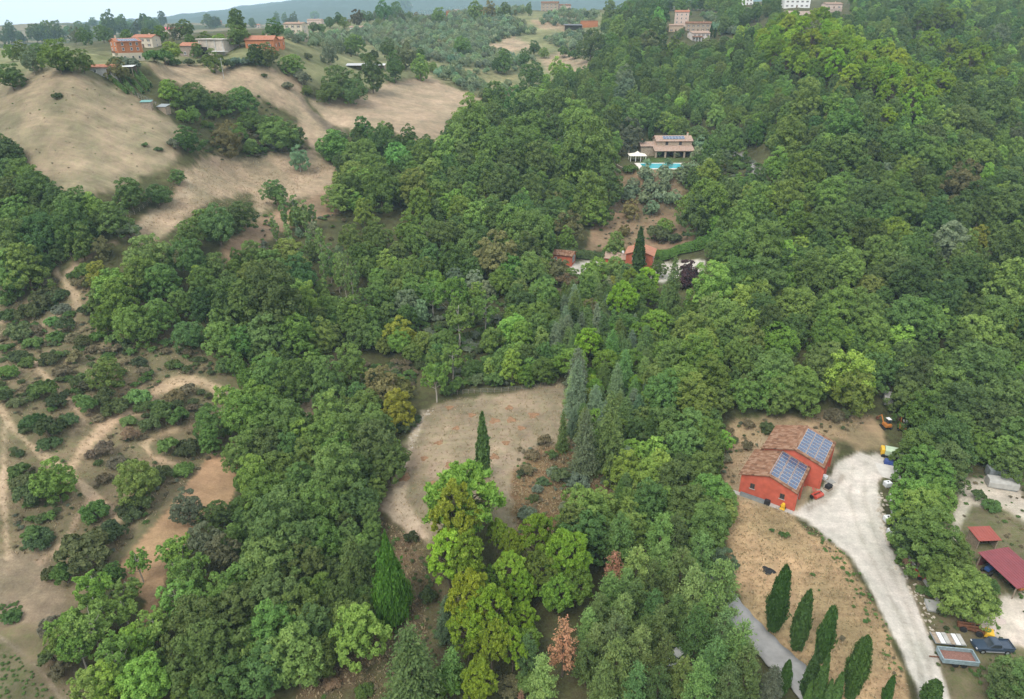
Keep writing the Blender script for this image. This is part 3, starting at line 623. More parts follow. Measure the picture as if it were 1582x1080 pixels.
ROWS += tile(0, 0, """O 50 430 90; O 340 310 105; B 385 410 42; L 60 300 55 - .8; S 190 370 60; o 490 340 80; O 620 190 52; O 510 215 45; o 770 205 42; O 862 150 36; o 800 150 32;
 L 1040 280 72 - .8; b 940 345 60; b 1010 370 55; b 1060 375 45; s 790 385 62; O 1130 165 52; O 1270 118 38; O 1445 130 62; o 1450 190 70; L 1255 230 52 - .85; L 1340 235 50 - .8; o 1300 360 62; o 1160 250 42;
 E 720 430 62; O 1165 530 105; O 1250 600 60; L 1030 540 70 - .85; O 1470 570 105; O 1335 600 55; O 1520 690 75; O 1130 815 92; s 1062 890 42; B 345 580 32; b 885 885 22; B 965 908 25;
 E 1390 850 92; b 1065 650 32; L 1110 692 42 - .8; o 1180 690 46; b 1300 712 42; b 1365 690 36; L 1455 800 52 - .9; o 1530 880 50; b 1560 915 40; b 1480 835 42; o 1250 745 22; O 1285 755 20; B 1230 893 18;
 O 30 900 92; o 115 1020 85; O 900 200 45; o 980 200 45; S 1060 190 40; o 1200 300 40; O 1560 320 60; s 1440 380 45; s 1510 370 40; B 1400 400 40; B 1240 380 36; B 1160 385 36; O 230 320 50; o 130 300 55; B 720 380 50; S 460 215 40;""")
ROWS += tile(400, 0, """O 90 165 62; O 50 310 72; o 200 360 78; O 480 440 105; O 570 510 95; O 420 520 82; O 690 450 88; O 790 300 52; O 830 420 64; E 890 340 70; o 985 420 56; O 985 350 40; o 580 240 70; E 600 100 42;
 Q 340 97 32; S 430 330 52; s 270 490 62; o 290 540 34; s 180 530 40; O 760 70 48; O 890 36 48; O 840 60 40; o 1240 270 50; o 1320 70 46; o 1100 90 42; o 1500 380 52; O 1460 400 36; V 1330 430 20; V 1390 430 20; E 1410 60 40; O 1500 50 40; B 30 460 20;
 O 110 760 125; O 40 740 80; O 200 800 70; b 30 840 28; b 150 850 34; s 90 900 36; b 230 890 32; b 15 920 32; e 150 915 28; S 245 970 62; o 450 860 110; o 620 900 120; O 740 850 110; o 560 1010 120; L 610 1040 110; o 850 920 90; o 1000 940 90; o 1140 940 100;
 L 1300 740 120 - .8; o 1200 830 100; o 1420 700 110; O 1330 860 90; o 1450 880 110; o 1560 780 90; O 1560 620 80; o 1440 590 70; o 700 1000 90; o 1050 1030 90; O 1240 960 90; o 1380 1010 90; O 1530 980 90;
 O 330 150 36; o 520 130 36; O 430 130 30; o 640 100 28; O 380 165 26; B 300 350 30; B 640 350 36; B 700 350 34; o 1060 400 30; s 1130 420 28; B 560 330 30""")
ROWS += tile(800, 0, """O 90 430 82; L 240 430 50 - .9; L 300 450 45 - .85; O 450 250 92; O 560 260 60; o 620 190 80; O 700 200 60; O 850 220 70; E 800 260 62; o 720 262 52; S 655 480 62; S 660 575 80 - .85; b 280 330 42; b 352 335 45; O 100 290 36; o 160 315 30; O 40 360 40; O 560 320 60; o 640 300 50; O 870 90 70; O 1010 40 50; o 800 60 55; O 560 90 50; O 650 110 45;
 o 420 900 190; L 480 840 120 - .8; L 330 940 130 - .8; S 685 835 82 - .8; L 590 720 60 - .75; O 820 700 70; T 815 780 16 75; L 950 770 62 - .8; o 900 740 60; O 620 640 70; o 250 640 110; o 100 760 120; o 80 620 110; O 200 780 110; o 350 720 110; o 130 950 120; L 400 1040 100; O 560 780 90; o 30 900 110; O 720 700 80; o 1000 780 80; O 1100 820 80;
 V 1130 890 50; V 1180 930 55; V 1250 960 50; V 1190 990 50; V 1060 1020 40; b 1090 975 34; V 860 938 20; V 970 943 19; V 790 988 22; V 920 992 24; b 912 935 24; b 690 1025 46; b 780 1040 36; V 780 1060 46; V 900 1058 46; V 1010 1055 50; b 1290 1000 40; b 1350 1010 36; b 1200 910 30; L 1160 1050 80 - .9; o 1300 880 90; O 1250 840 80; V 1100 940 40; b 1020 1010 22; E 1240 1010 30; T 1180 190 10 34; T 1205 200 9 30; O 980 210 24; O 1000 190 20; s 960 225 26""")
ROWS += tile(1182, 0, """P 280 270 62; P 70 340 60; P 180 330 55; P 420 310 55; P 470 350 60; P 380 390 62; P 600 390 60; P 640 440 60; P 720 460 60; P 560 450 60 - .9; P 800 510 50; P 890 510 40; P 760 580 70; P 860 560 60; P 985 580 55; P 1050 600 40; P 890 660 70; P 1000 650 40; P 735 740 60; Q 720 800 60; Q 300 420 60; P 130 390 50; Q 480 430 60; Q 250 350 50 ; P 530 370 50;
 P 1000 270 60 - .85; P 1130 310 60 - .8; P 1260 290 60 - .85; P 1240 400 70 - .8; P 1320 370 60 - .85; P 1110 430 50 - .7; P 1160 120 60 - .7; P 1060 120 60 - .7; P 950 140 50 - .65; P 900 290 40 - .7; P 820 380 50 - .7; P 1120 520 40 - .8; Q 790 170 40; P 940 420 36 - .7; P 1290 450 50 - .8; P 1450 350 40 - .8; P 1440 460 40 - .8;
 S 370 190 40; S 290 230 60 - .8; S 1430 210 70 - .75; E 1290 190 40; L 150 830 120 - .8; L 250 1020 130; L 80 1020 90; o 1000 950 110; L 880 1000 80 - .8; S 740 1030 40; Y 1150 1030 26 - .8; o 500 900 130; O 800 830 110; O 900 900 100; O 1000 840 110; o 620 760 100; o 480 760 110; L 420 640 70 - .75; o 250 620 110; O 850 40 60; L 880 30 60 - .7; S 1540 850 60 - .8; S 1400 780 40; o 1300 900 110; O 1200 700 110; O 1400 640 120""")
ROWS += tile(0, 270, """O 60 60 112; O 200 40 108; o 100 160 110; o 60 420 160; O 230 330 140; o 150 560 140; O 50 620 130; O 440 330 130; O 430 200 112; o 490 410 92; O 690 235 118; O 780 80 105; O 960 85 82; O 1080 0 52; s 800 360 66; O 1450 195 122; O 1330 300 110; o 1240 280 92; o 1150 375 92; O 1150 490 130; o 1310 540 88;
 o 900 500 140; L 690 650 130; L 730 770 120; o 850 610 130; O 980 630 130; o 970 840 115; o 800 910 105; o 900 950 80; O 1140 950 102; o 1240 650 100; O 1400 760 150; O 1510 810 150; o 1360 990 125; o 1470 1010 110; O 1540 500 90; O 1250 810 100; o 1100 760 90; L 600 610 80; L 1220 640 70 - .85; o 600 780 70; L 640 900 70;
 b 70 745 64; B 270 730 100; B 180 830 82; b 520 580 62; e 500 640 60; s 380 820 60; b 310 890 46 - 1.5; B 120 980 92; b 330 985 60; B 510 1030 52; b 600 980 52; b 690 1010 52; B 640 880 52; B 520 840 42; E 625 455 62; B 350 730 70; B 60 860 60; e 200 960 60; B 400 930 60; b 200 1030 60; e 440 990 50; B 760 1040 40; e 300 650 50; b 450 620 45; B 560 660 55""")
ROWS += tile(400, 270, """W 150 220 34 130; L 240 250 62; W 215 240 40 110; W 275 260 36 100; W 95 330 28 90; S 335 325 40 - 1.2; S 245 355 25 - 1.2; W 330 270 28 80; W 380 450 34 110; W 310 420 30 90; W 430 540 34 120; W 520 620 40 130; W 480 600 32 120; S 480 500 36 - 1.2; S 490 450 30 - 1.2; W 570 680 34 110; W 180 380 26 70; W 590 620 28 90; W 395 600 26 110; W 545 560 26 90;
 O 90 70 92; o 480 95 108; L 600 150 72; L 640 240 72; O 560 40 112; o 740 80 120; o 850 60 100; o 950 80 115; L 980 180 88 - .85; o 1080 100 92; L 1150 190 62 - .9; o 1230 190 90; O 1270 90 80; o 1340 235 110; O 1490 60 120; O 1440 250 108; S 1260 110 42 - .8; o 560 370 92; o 720 370 102; L 920 340 100 - .8; o 960 400 100; O 1100 360 92; O 1290 400 82; o 660 470 62; o 775 530 72; O 1050 480 82; E 1450 480 140; o 1540 260 120;
 o 940 610 92; L 1060 630 82; S 1200 640 62; S 1320 660 62 - 1.1; S 1390 700 50 - 1.1; A 1190 770 115; A 1060 740 85; A 1380 840 85; A 1220 900 100; A 1310 760 80; L 1480 640 80 - .85; L 1560 940 105; Y 870 960 88 - .85; L 860 1010 80; S 900 790 80; o 720 740 112; o 560 870 112; L 600 910 90 - .8; O 620 960 100; o 180 500 130; o 70 560 112; O 250 620 118; O 100 800 200; o 200 700 120; o 230 960 140; O 330 940 92; O 50 960 130; o 400 800 62; o 690 970 82; O 330 460 60; o 1420 1000 90; O 1130 1000 90; O 780 850 70; o 1000 1000 80; S 990 830 60; O 1300 560 80; o 1170 540 90; O 840 480 80; o 1540 560 90; O 460 990 60""")
ROWS += tile(800, 270, """O 80 60 102; O 30 220 122; o 60 330 150; o 440 140 132; L 460 190 105 - .85; O 560 80 102; o 230 200 82; E 240 150 40; E 310 310 92; o 390 240 62; E 690 210 55 - 1.5; V 700 100 46; V 800 75 46; V 890 80 46; V 770 140 42; V 870 130 42; V 945 150 50; V 820 200 46; V 790 12 36; V 910 12 36; V 1010 12 36; V 660 120 40; V 700 55 40; B 850 370 82; L 900 300 52; E 650 330 42 - 1.2; o 600 430 72; b 560 470 50; T 742 470 36 145 1.0; L 1150 140 160 - .75; O 1290 130 100; O 1100 250 112; o 1450 180 120; L 1540 150 90 - .85; O 1260 330 80; L 1380 330 92 - .85; o 1330 450 140; o 1500 450 150; B 960 390 50; O 520 240 60;
 O 60 460 102; o 80 570 110; E 230 570 84; L 480 580 86; L 430 630 70; o 590 560 70; O 655 580 72; Y 580 650 36; Y 560 700 30; e 310 680 72; e 280 720 60; o 420 700 92; P 640 770 98; P 790 650 75; P 690 640 60; Q 760 700 80; Q 800 750 70; F 945 700 78 200; R 1040 590 72; R 1010 640 50; F 350 810 72 110; L 130 860 102 - .85; o 170 720 112; G 230 1000 60 100; G 290 900 56 100; G 385 930 46 90; G 480 900 50 120; P 430 1040 82; Q 850 900 105; o 660 910 90; L 1180 700 160; o 1330 640 132; L 1270 620 100; o 1050 930 130; o 1250 850 150; L 1350 770 110; o 1500 640 132; O 1480 820 112; L 1430 700 110 - .85; O 1530 950 120; L 1130 1020 120; F 880 830 50 160; O 560 1030 90; L 30 1000 90; o 740 850 60; e 520 800 40; o 330 640 60; E 440 830 60; O 860 570 50; """)
ROWS += tile(1182, 270, """S 1130 390 115 - 1.1; S 1000 420 60 - 1.1; Y 1320 370 62 - .8; Y 1560 260 40 - .7; L 660 960 115; L 80 980 130; L 110 480 110; L 150 130 120; L 60 130 100; o 300 620 140; o 500 560 120; O 800 560 140; O 900 500 120; o 700 480 120; O 500 280 120; L 220 300 100 - .8; O 360 300 110; o 620 380 110; O 900 650 130; o 1380 820 150; o 1300 960 140; O 1100 760 140; O 1000 900 130; O 860 860 130; L 450 800 130 - .85; o 600 820 130; L 380 960 120 - .85; o 200 760 130; O 1250 600 150; O 1480 500 150; o 1500 700 150; L 150 640 100 - .8; o 860 200 110; O 1050 250 110; E 1200 60 110; O 1300 150 110; O 1480 200 120; L 800 330 100 - .7; E 800 380 60; O 640 120 110; o 400 120 110""")
ROWS += tile(0, 540, """b 40 140 64; b 170 80 52; b 265 230 92; o 640 145 96; B 840 70 50; B 1050 80 46; B 1140 130 30; B 1275 290 26; b 550 350 72; B 640 310 70; b 830 285 78 - 1.2; b 865 340 52; B 700 350 80; b 780 440 52; e 800 530 52 - 1.2; b 990 400 80; b 1090 430 70; B 920 460 66; b 1030 590 74; B 1150 600 80; b 200 430 80 - .8; B 300 490 100; B 420 440 62; B 290 570 70; b 120 740 72; o 340 830 105; B 180 900 102; B 150 830 90; o 840 820 105; B 850 930 92; B 960 760 90; b 1120 730 72 - 1.1; B 770 980 70; b 570 990 88 - .8; B 800 1010 60;
 A 1400 310 90; L 1480 420 110; L 1550 300 82; O 1290 470 82; o 1280 560 70; O 1470 650 112; L 1560 820 100; S 1140 970 100 - .8; O 1320 1010 80; B 100 330 50; B 30 300 50; e 640 620 60; e 700 680 60; e 560 640 40; B 480 200 60; e 380 120 60; B 300 60 60; e 460 60 50; B 120 40 60; e 540 230 50; B 350 330 60; e 1060 280 60; e 1150 240 50; B 400 270 34; b 480 300 40; e 880 140 40; B 600 690 30; e 640 780 50; B 120 640 26; e 1180 360 40; B 1240 560 40""")
ROWS += tile(400, 540, """o 60 380 92; L 30 300 80; O 180 480 112; o 640 340 92; o 440 450 112; L 260 560 92 - .9; O 60 600 112; o 420 560 122; o 600 560 132; O 720 640 150; o 800 700 102; O 500 700 110; o 120 720 102; O 260 850 112; o 480 850 150; O 620 800 102; o 60 920 122; o 200 950 122; o 400 960 132; O 620 960 102; Y 850 360 105 - .95; E 750 220 115 - 1.2; E 880 220 82; A 1080 190 90; b 1210 230 62; b 1150 250 46; o 560 120 102; O 430 230 122; O 220 200 140; O 80 150 112; T 1368 588 40 198 1.15; Q 1250 960 215 ; P 1230 1030 62; B 900 470 60; B 960 430 40; b 850 480 40; B 1330 190 60; b 1440 200 60; O 1100 40 70; A 1180 60 80; B 440 400 40; b 500 390 30; B 760 420 50""")
ROWS += tile(800, 540, """Q 330 60 112; Q 530 80 92; Q 690 80 92; G 360 230 86 170; G 410 560 96 200; F 275 495 44 125 .7; F 560 500 108 240; G 600 220 68 140; P 715 220 46; F 510 300 40 80; P 450 200 36; o 960 60 132; L 1100 60 150 - .85; L 1000 200 130 - .85; L 1180 180 120 - .9; o 900 280 112; L 1070 300 130 - .85; o 1200 330 92; o 1380 270 100; o 1550 250 100; O 720 500 82; T 805 510 32 130; o 900 450 112; o 1050 480 132; o 1150 560 112; O 1000 620 112; L 660 740 100; L 800 760 110; O 950 800 130; o 1120 770 120; o 1160 900 112; O 1050 950 130; O 800 950 120; o 760 890 90; T 625 880 28 85 1.6; s 355 800 76; B 265 770 72; b 215 650 36; s 215 740 46; s 60 1000 62; s 120 850 36; o 420 1000 165; s 290 960 42; L 520 960 100; B 150 800 40; B 30 750 40; e 90 640 50; e 160 560 46; e 60 740 46; B 1270 580 32; B 1320 560 28; B 1530 490 40; e 1290 500 36; e 1410 460 40; e 1260 670 50; B 100 900 34; G 770 260 22 60; B 540 790 40; e 1400 590 40""")
ROWS += tile(1182, 540, """o 60 150 132; L 230 200 110 - .9; L 500 170 150; o 400 120 120; L 550 280 122 - .9; o 90 290 102; o 240 280 100; O 930 200 132; O 1080 250 140; O 1250 180 170; O 1400 130 150; O 1190 380 150; O 960 400 110; O 1100 560 150; o 930 620 122; o 950 720 132; O 1100 700 132; o 1050 800 105; L 880 930 118 - .8; o 950 1010 145; o 1040 950 110; O 1480 330 160; O 1400 480 140; O 1500 560 122; O 1540 690 112; o 1450 650 90; O 700 130 110; L 680 60 120 - .85; B 20 480 52; e 420 400 60; B 480 400 40; O 1150 480 120; O 860 300 90; L 900 580 50 - .9; b 1380 940 60; B 1300 900 40; O 1560 500 100""")
ROWS += tile(0, 810, """B 220 80 92; b 200 70 60; B 520 190 180 - 1.1; B 690 70 92; b 400 320 80; B 310 300 56; A 580 410 112; A 590 540 102; A 400 640 105; A 380 720 92; A 560 650 132; A 780 420 92; A 850 260 72; A 1100 160 92; A 1040 170 80; A 1150 310 122; A 1080 450 112; A 1210 400 72; A 950 630 102; A 920 690 80; A 760 560 90; A 700 830 132; A 560 960 122; L 800 760 100; L 900 980 130; L 1150 1040 82; S 1250 140 112 - .72; S 1360 210 120 - .66; O 1200 650 170; O 1300 850 200; o 1200 560 120; O 1450 560 150; o 1540 310 122; o 1530 650 102; o 1540 850 122; O 1400 960 150; O 960 860 82; e 300 620 70; B 330 800 90; e 380 900 80; O 700 300 60; B 620 300 70; A 480 760 110; L 660 980 110; b 60 560 60 - .9""")
ROWS += tile(400, 810, """O 150 100 190; o 80 250 180; O 270 250 150; o 360 130 130; O 130 500 160; o 280 560 150; O 340 690 130; o 100 700 150; o 230 850 160; O 60 900 150; o 350 820 120; F 580 230 120 150 .8; K 795 320 118 262; b 550 430 92; L 610 690 145 - .85; F 930 880 205 255 ; G 1150 570 80 130 .75; P 1200 60 130; P 1160 250 110; P 1270 270 105; P 1460 90 62; P 1545 190 72; Q 1430 330 72 - .7; P 1540 330 82; P 1300 560 122; P 1400 640 130; P 1280 700 102; P 1480 480 62; P 1420 780 112; P 1340 1000 102; P 1550 800 82; b 640 1020 62; e 1520 980 80; N 1180 900 90; B 1040 450 60; B 930 80 50; e 450 960 60; Q 1160 960 90""")
ROWS += tile(800, 810, """P 120 130 100; P 300 220 125 - .9; Q 150 300 130; Q 350 390 118; Q 250 450 110 ; P 20 400 84; P 40 600 72; D 590 270 72 100; D 280 750 98 175; D 20 1050 24 40;
 N 620 110 112; N 870 100 102; N 960 90 90; N 560 450 100; N 720 300 100; N 870 240 84; N 990 330 112; N 1120 200 92; N 720 480 92; N 640 570 90; N 830 540 90; N 960 560 82; N 1070 440 112; N 1230 430 132; N 590 720 112; N 740 790 102; N 870 650 92; N 1090 680 112; N 900 850 102; N 600 890 122; N 430 640 82; N 420 850 90; N 150 960 102; N 520 1000 100; N 720 1010 102; N 850 1030 100; N 1190 890 122; N 1250 680 102; N 1350 790 122; N 1390 910 112; N 1100 1010 110; N 1280 1010 102; N 480 740 80; N 660 400 80; N 780 680 80; N 1000 960 90; N 500 560 80; N 1150 560 90;
 O 1150 60 132; O 400 70 150; o 340 60 120; S 1250 260 92 - .6; b 60 960 80; O 560 100 90; o 700 60 90; N 820 360 80; N 60 800 80; Q 60 720 80""")
ROWS += tile(1182, 810, """o 990 100 170; O 900 70 110; o 1150 170 120; b 1180 290 112 - .8; o 1230 420 150; o 1120 340 110; o 1330 470 82; b 1380 370 52; O 1545 930 120; O 1480 990 110; O 1570 1010 130; B 1050 230 80; b 960 400 40; b 1010 420 40; b 830 170 40; e 860 230 30; B 1400 540 30;
 C 88 455 60 196; C 230 590 52 178; C 376 675 44 168; C 570 880 57 188 ; C 125 935 36 100 1.15; T 285 920 42 150; T 345 960 34 160; T 440 1020 34 110 1.2; T 385 1040 26 90 1.2; T 320 1010 24 110 1.1; T 265 1040 20 80 1.2; C 755 1020 28 90; C 1020 1050 52 90; G 40 990 95 120 .8; b 130 70 24; b 40 40 16; b 100 60 22; b 475 262 14; b 500 298 14; b 530 345 12; b 290 310 16; b 612 590 16; b 540 500 12; b 440 205 12; b 365 150 12; e 470 700 20; b 580 300 9; b 655 460 10; b 545 450 8; b 330 400 8; b 640 480 8; b 740 610 9; B 1110 635 18; B 1070 540 30""")
plant_many(ROWS)

# ---- woods: fill what the list leaves open, spaced by crown width
NO_FILL = [[(855,450),(1000,440),(1000,560),(985,660),(960,780),(880,690)], [(835,930),(905,930),(905,1075),(835,1075)], [(405,320),(530,330),(560,440),(600,480),(560,490),(480,440),(395,405)], [(640,440),(790,440),(790,560),(640,570)], [(335,380),(520,290),(530,335),(400,410)]]
HOUSE_BOXES = [(1030,12,1108,68),(1145,-5,1178,14),(1208,-5,1312,24),(962,200,1074,264),(950,380,1014,428),(1008,398,1094,440),(856,384,940,432),(822,-5,928,50),(650,0,752,32),(150,52,245,122),(283,58,362,94),(368,48,442,80),(438,36,482,62),(532,34,578,54),(540,96,600,108),(1122,232,1182,272),(905,262,1060,390),(1210,640,1400,720),(478,20,505,42),(328,25,346,40)]
SPUR = [(1170,80),(1200,62),(1250,58),(1300,82),(1360,108),(1420,138),(1458,152),(1445,172),(1380,168),(1320,152),(1250,134),(1190,112)]
FILLS = [  #
 (SPUR, 'PPPPQ', (3.4, 4.6), .95),   # outline, kinds with weights, radius range in metres, spacing factor
 ([(690,215),(760,165),(830,155),(880,115),(960,80),(1040,75),(1100,80),(1180,60),(1200,30),(1300,15),(1400,5),(1700,-25),(1700,640),(1560,650),(1380,620),(1330,640),(1130,645),(1110,560),(1100,420),(1100,380),(1060,340),(1060,270),(1130,235),(1075,200),(990,205),(955,240),(930,290),(900,345),(880,400),(700,420),(640,330),(520,300),(495,240),(510,207),(600,206),(680,227)], 'OOOOooooL', (1.7, 3.7), .90),
 ([(340,440),(420,340),(520,390),(640,420),(880,425),(880,560),(860,590),(800,600),(690,606),(640,560),(540,540),(500,600),(380,610),(330,560)], 'OOoooL', (1.8, 3.4), 1.05),
 ([(395,650),(560,620),(620,700),(585,770),(560,1000),(440,1080),(320,1100),(360,850)], 'OOoo', (1.8, 3.2), 1.05),
 ([(860,470),(1000,450),(1000,560),(985,660),(965,780),(940,740),(890,690),(870,600)], 'FFGQF', (1.8, 2.8), 1.1),
 ([(1000,520),(1110,480),(1120,840),(970,850),(965,780),(985,660)], 'OooL', (1.8, 3.2), 1.0),
 ([(880,850),(1110,860),(1150,980),(1190,1100),(680,1100),(720,960)], 'N', (1.9, 2.6), 2.4),
 ([(-200,230),(0,225),(100,300),(150,310),(150,370),(100,400),(60,440),(-200,470)], 'OOo', (1.8, 3.4), .92),
 ([(1000,-4),(1600,-40),(1600,20),(1400,5),(1300,12),(1200,22),(1100,62),(960,70),(930,55)], 'OOOo', (3, 5), 1.0),
 ([(1380,620),(1700,600),(1700,720),(1580,720),(1480,720),(1400,700)], 'OOo', (1.8, 3.4), .92),
 ([(480,22),(900,-2),(930,15),(640,40),(500,42)], 'OoSSE', (2, 3.2), 3.2),
]
def poly_world(poly, n_):
    """uniform places on the ground under an outline"""
    p, t = ground_hits([q[0] for q in poly], [q[1] for q in poly], pads=False)
    c = p[:, :2]; c = np.clip(c, [-420, 20], [520, 690]); lo, hi = c.min(0), c.max(0)
    xy = RNG.uniform(lo, hi, (n_, 2)); z = zt(xy[:, 0], xy[:, 1]); u, v, f = project(np.column_stack([xy, z]))
    ok = inside(u, v, poly) & (f > 20); return np.column_stack([xy, z])[ok], u[ok], v[ok]
KEEP_OFF = [(PAD_BARN.x, PAD_BARN.y, 13), (PAD_VILLA.x, PAD_VILLA.y, 16), (PAD_RED.x, PAD_RED.y, 9)]
for poly, kinds, (r0, r1), sf in FILLS:
    pts, uu, vv = poly_world(poly, 36000); Rs = RNG.uniform(r0, r1, len(pts))
    cu, cv, cf = project(pts + np.column_stack([np.zeros((len(pts), 2)), Rs * 1.3])); rp = Rs * F / cf * .8; ok = pts[:, 1] < 700
    for a, b, c in KEEP_OFF: ok &= np.hypot(pts[:, 0] - a, pts[:, 1] - b) > c + Rs
    for b in HOUSE_BOXES: ok &= ~((cu > b[0] - rp) & (cu < b[2] + rp) & (cv > b[1] - rp) & (cv < b[3] + rp))
    for zz in [z[4] for z in ZONES if z[0] != 'ground'] + (NO_FILL if kinds[0] not in 'F' else NO_FILL[1:]): ok &= ~(inside(uu, vv, zz) | inside(cu, cv, zz))
    for z in STROKES: ok &= (seg_dist(uu, vv, z[3]) > 9) & (seg_dist(cu, cv, z[3]) > 9)
    if kinds[0] != 'P': ok &= ~inside(uu, vv, SPUR)
    hx = np.array([(t['p'][0], t['p'][1], t['R']) for t in TR if t['R'] > 1.2])
    for q, R in zip(pts[ok], Rs[ok]):
        if (np.hypot(hx[:, 0] - q[0], hx[:, 1] - q[1]) < (hx[:, 2] + R) * .62 * sf).any(): continue
        k = rnd.choice(kinds); asp = K[k].aspect
        hx = np.vstack([hx, [q[0], q[1], R]])
        TR.append(dict(k=k, p=q, R=R, H=None if asp is None else 2 * R * asp * rnd.uniform(.85, 1.15), f=rnd.uniform(.82, 1.15), hand=False, px=None))
for _i in range(420):                                    # copses on the far hills
    a, r_ = math.radians(rnd.uniform(-44, -16)), rnd.uniform(950, 1700); x_, y_ = r_ * math.sin(a), r_ * math.cos(a)
    if fbm(np.array([x_ / 190]), np.array([y_ / 190]), 21, 3)[0] > .52 or fbm(np.array([x_ / 60]), np.array([y_ / 60]), 61, 2)[0] < .5: continue
    TR.append(dict(k=rnd.choice('OOo'), p=np.array([x_, y_, zt(x_, y_)[0]]), R=rnd.uniform(4, 8), H=None, f=rnd.uniform(.7, 1.0), hand=False, px=None))
# ---- olive groves in rows on the far hillside
GROVES = [([(500,60),(570,45),(640,30),(700,28),(800,30),(830,55),(790,58),(745,72),(800,88),(828,92),(800,112),(700,103),(690,98),(600,88),(560,70),(500,75)], 6.2, 5.2, .35),
          ([(665,118),(700,105),(760,138),(790,138),(755,158)], 5.5, 5, .6), ([(440,55),(520,62),(560,84),(520,84),(450,66)], 6, 5, .2),
          ([(835,62),(880,52),(960,62),(920,92),(868,78)], 6, 5.5, .5), ([(1085,25),(1130,30),(1140,62),(1100,48)], 6, 5, .3), ([(820,36),(870,18),(930,22),(900,45)], 7, 6, .2),
          ([(620,20),(700,12),(780,8),(820,15),(800,26),(700,26)], 7, 6, .3)]
for poly, dx, dy, ang in GROVES:
    p, t = ground_hits([q[0] for q in poly], [q[1] for q in poly]); c = p[:, :2].mean(0); ext = np.ptp(p[:, :2], 0).max() * .75
    g = np.stack(np.meshgrid(np.arange(-ext, ext, dx), np.arange(-ext, ext, dy)), -1).reshape(-1, 2) + RNG.normal(size=(1, 2))
    ca, sa = math.cos(ang), math.sin(ang); g = g @ np.array([[ca, sa], [-sa, ca]]) + c + RNG.normal(size=g.shape) * .5
    z = zt(g[:, 0], g[:, 1]); u, v, f = project(np.column_stack([g, z])); ok = inside(u, v, poly) & (RNG.random(len(g)) > .08)
    hh = np.array([(t_['p'][0], t_['p'][1], t_['R'] * .8) for t_ in TR if t_['hand']])
    for q, z_ in zip(g[ok], z[ok]):
        if (np.hypot(hh[:, 0] - q[0], hh[:, 1] - q[1]) < hh[:, 2]).any(): continue
        TR.append(dict(k='V', p=np.array([q[0], q[1], z_]), R=rnd.uniform(1.7, 2.6), H=None, f=rnd.uniform(.78, 1.15), hand=False, px=None))

# ---- final sizes, tints, what shows
for t in TR:
    k = K[t['k']]; i = rnd.randrange(len(k.p)) if not (t['hand'] and k.p is OAKS) else rnd.choice((0, 1, 2, 3, 5, 7)); pr = k.p[i]; t['i'] = i
    t['sx'] = t['R'] / pr[1]; t['sz'] = t['H'] / pr[2] if t['H'] else t['sx'] * (rnd.uniform(.92, 1.1) if t['hand'] else rnd.uniform(.84, 1.24)) * (1.18 if t['k'] == 'P' and t['hand'] and t['px'][1] > 700 else 1)
    t['sz'] *= .8 if t['hand'] and k.p is OAKS and t['px'][1] < 330 and t['px'][0] < 560 else 1; t['H'] = t['sz'] * pr[2]; j = 1 + RNG.normal() * k.var
    t['tint'] = np.clip(k.tint * t['f'] * j * (1 + RNG.normal(size=3) * np.array([.085, .04, .08])), .01, .6)
    c = np.array([t['p'][0], t['p'][1], t['p'][2] + t['H'] * .58]); u, v, f = project(c); t['cu'], t['cv'], t['f_'] = float(u), float(v), float(f); t['rp'] = t['R'] * F / t['f_']
    t['hp'] = max(t['rp'] * .75, t['H'] * .40 * F / t['f_'])
def rank_visible():
    """count the half-size pixels in which each crown is the nearest"""
    Wb, Hb = 791, 540; buf = np.full((Hb, Wb), -1, np.int32)
    for i in sorted(range(len(TR)), key=lambda q: -TR[q]['f_']):
        t = TR[i]; u, v, a, b = t['cu'] / 2, t['cv'] / 2, max(.6, t['rp'] / 2), max(.6, t['hp'] / 2)
        x0, x1, y0, y1 = int(max(0, u - a)), int(min(Wb, u + a + 2)), int(max(0, v - b)), int(min(Hb, v + b + 2))
        if x0 >= x1 or y0 >= y1: t['vis'] = 0; continue
        yy, xx = np.mgrid[y0:y1, x0:x1]; m = ((xx - u) / a) ** 2 + ((yy - v) / b) ** 2 <= 1; buf[y0:y1, x0:x1][m] = i
    n_ = np.bincount(buf[buf >= 0], minlength=len(TR))
    for i, t in enumerate(TR): t['vis'] = int(n_[i])
rank_visible()
TR = [t for t in TR if t['vis'] > 0 or (t['p'][1] < 300 and abs(t['cu'] - 791) < 1100)]
rank_visible()
by_name = {}
for t in TR: by_name.setdefault(K[t['k']].name, []).append(t)
THINGS, MASS = [], []
for nm, ts in by_name.items():
    ts.sort(key=lambda t: -(t['vis'] + (15 if t['hand'] and t['vis'] > 4 else 0))); q = [t for t in ts if t['vis'] >= 6 and 0 < t['cu'] < 1582 and t['cv'] < 1090][:290]
    ids = set(id(t) for t in q); THINGS += q; MASS += [t for t in ts if id(t) not in ids]
print('plants', {n_: len(v) for n_, v in by_name.items()}, 'things', len(THINGS), 'mass', len(MASS))
# ---- build the single plants
def instance(t):
    k = K[t['k']]; parts = t['rp'] > 13; rot = rnd.random() * 6.283; s = (t['sx'], t['sx'], t['sz'])
    col = (*t['tint'], 1.0)
    if parts:
        cm, tm = k.meshes(t['i'], True); o = link(k.name, None, loc=t['p']); o.empty_display_size = .5
        c = link('crown', cm, o); c.color = col; link('trunk', tm, o)
    else: o = link(k.name, k.meshes(t['i'], False), loc=t['p']); o.color = col
    o.rotation_euler = (0, 0, rot); o.scale = s; t['o'] = o; return o
for t in THINGS: instance(t)
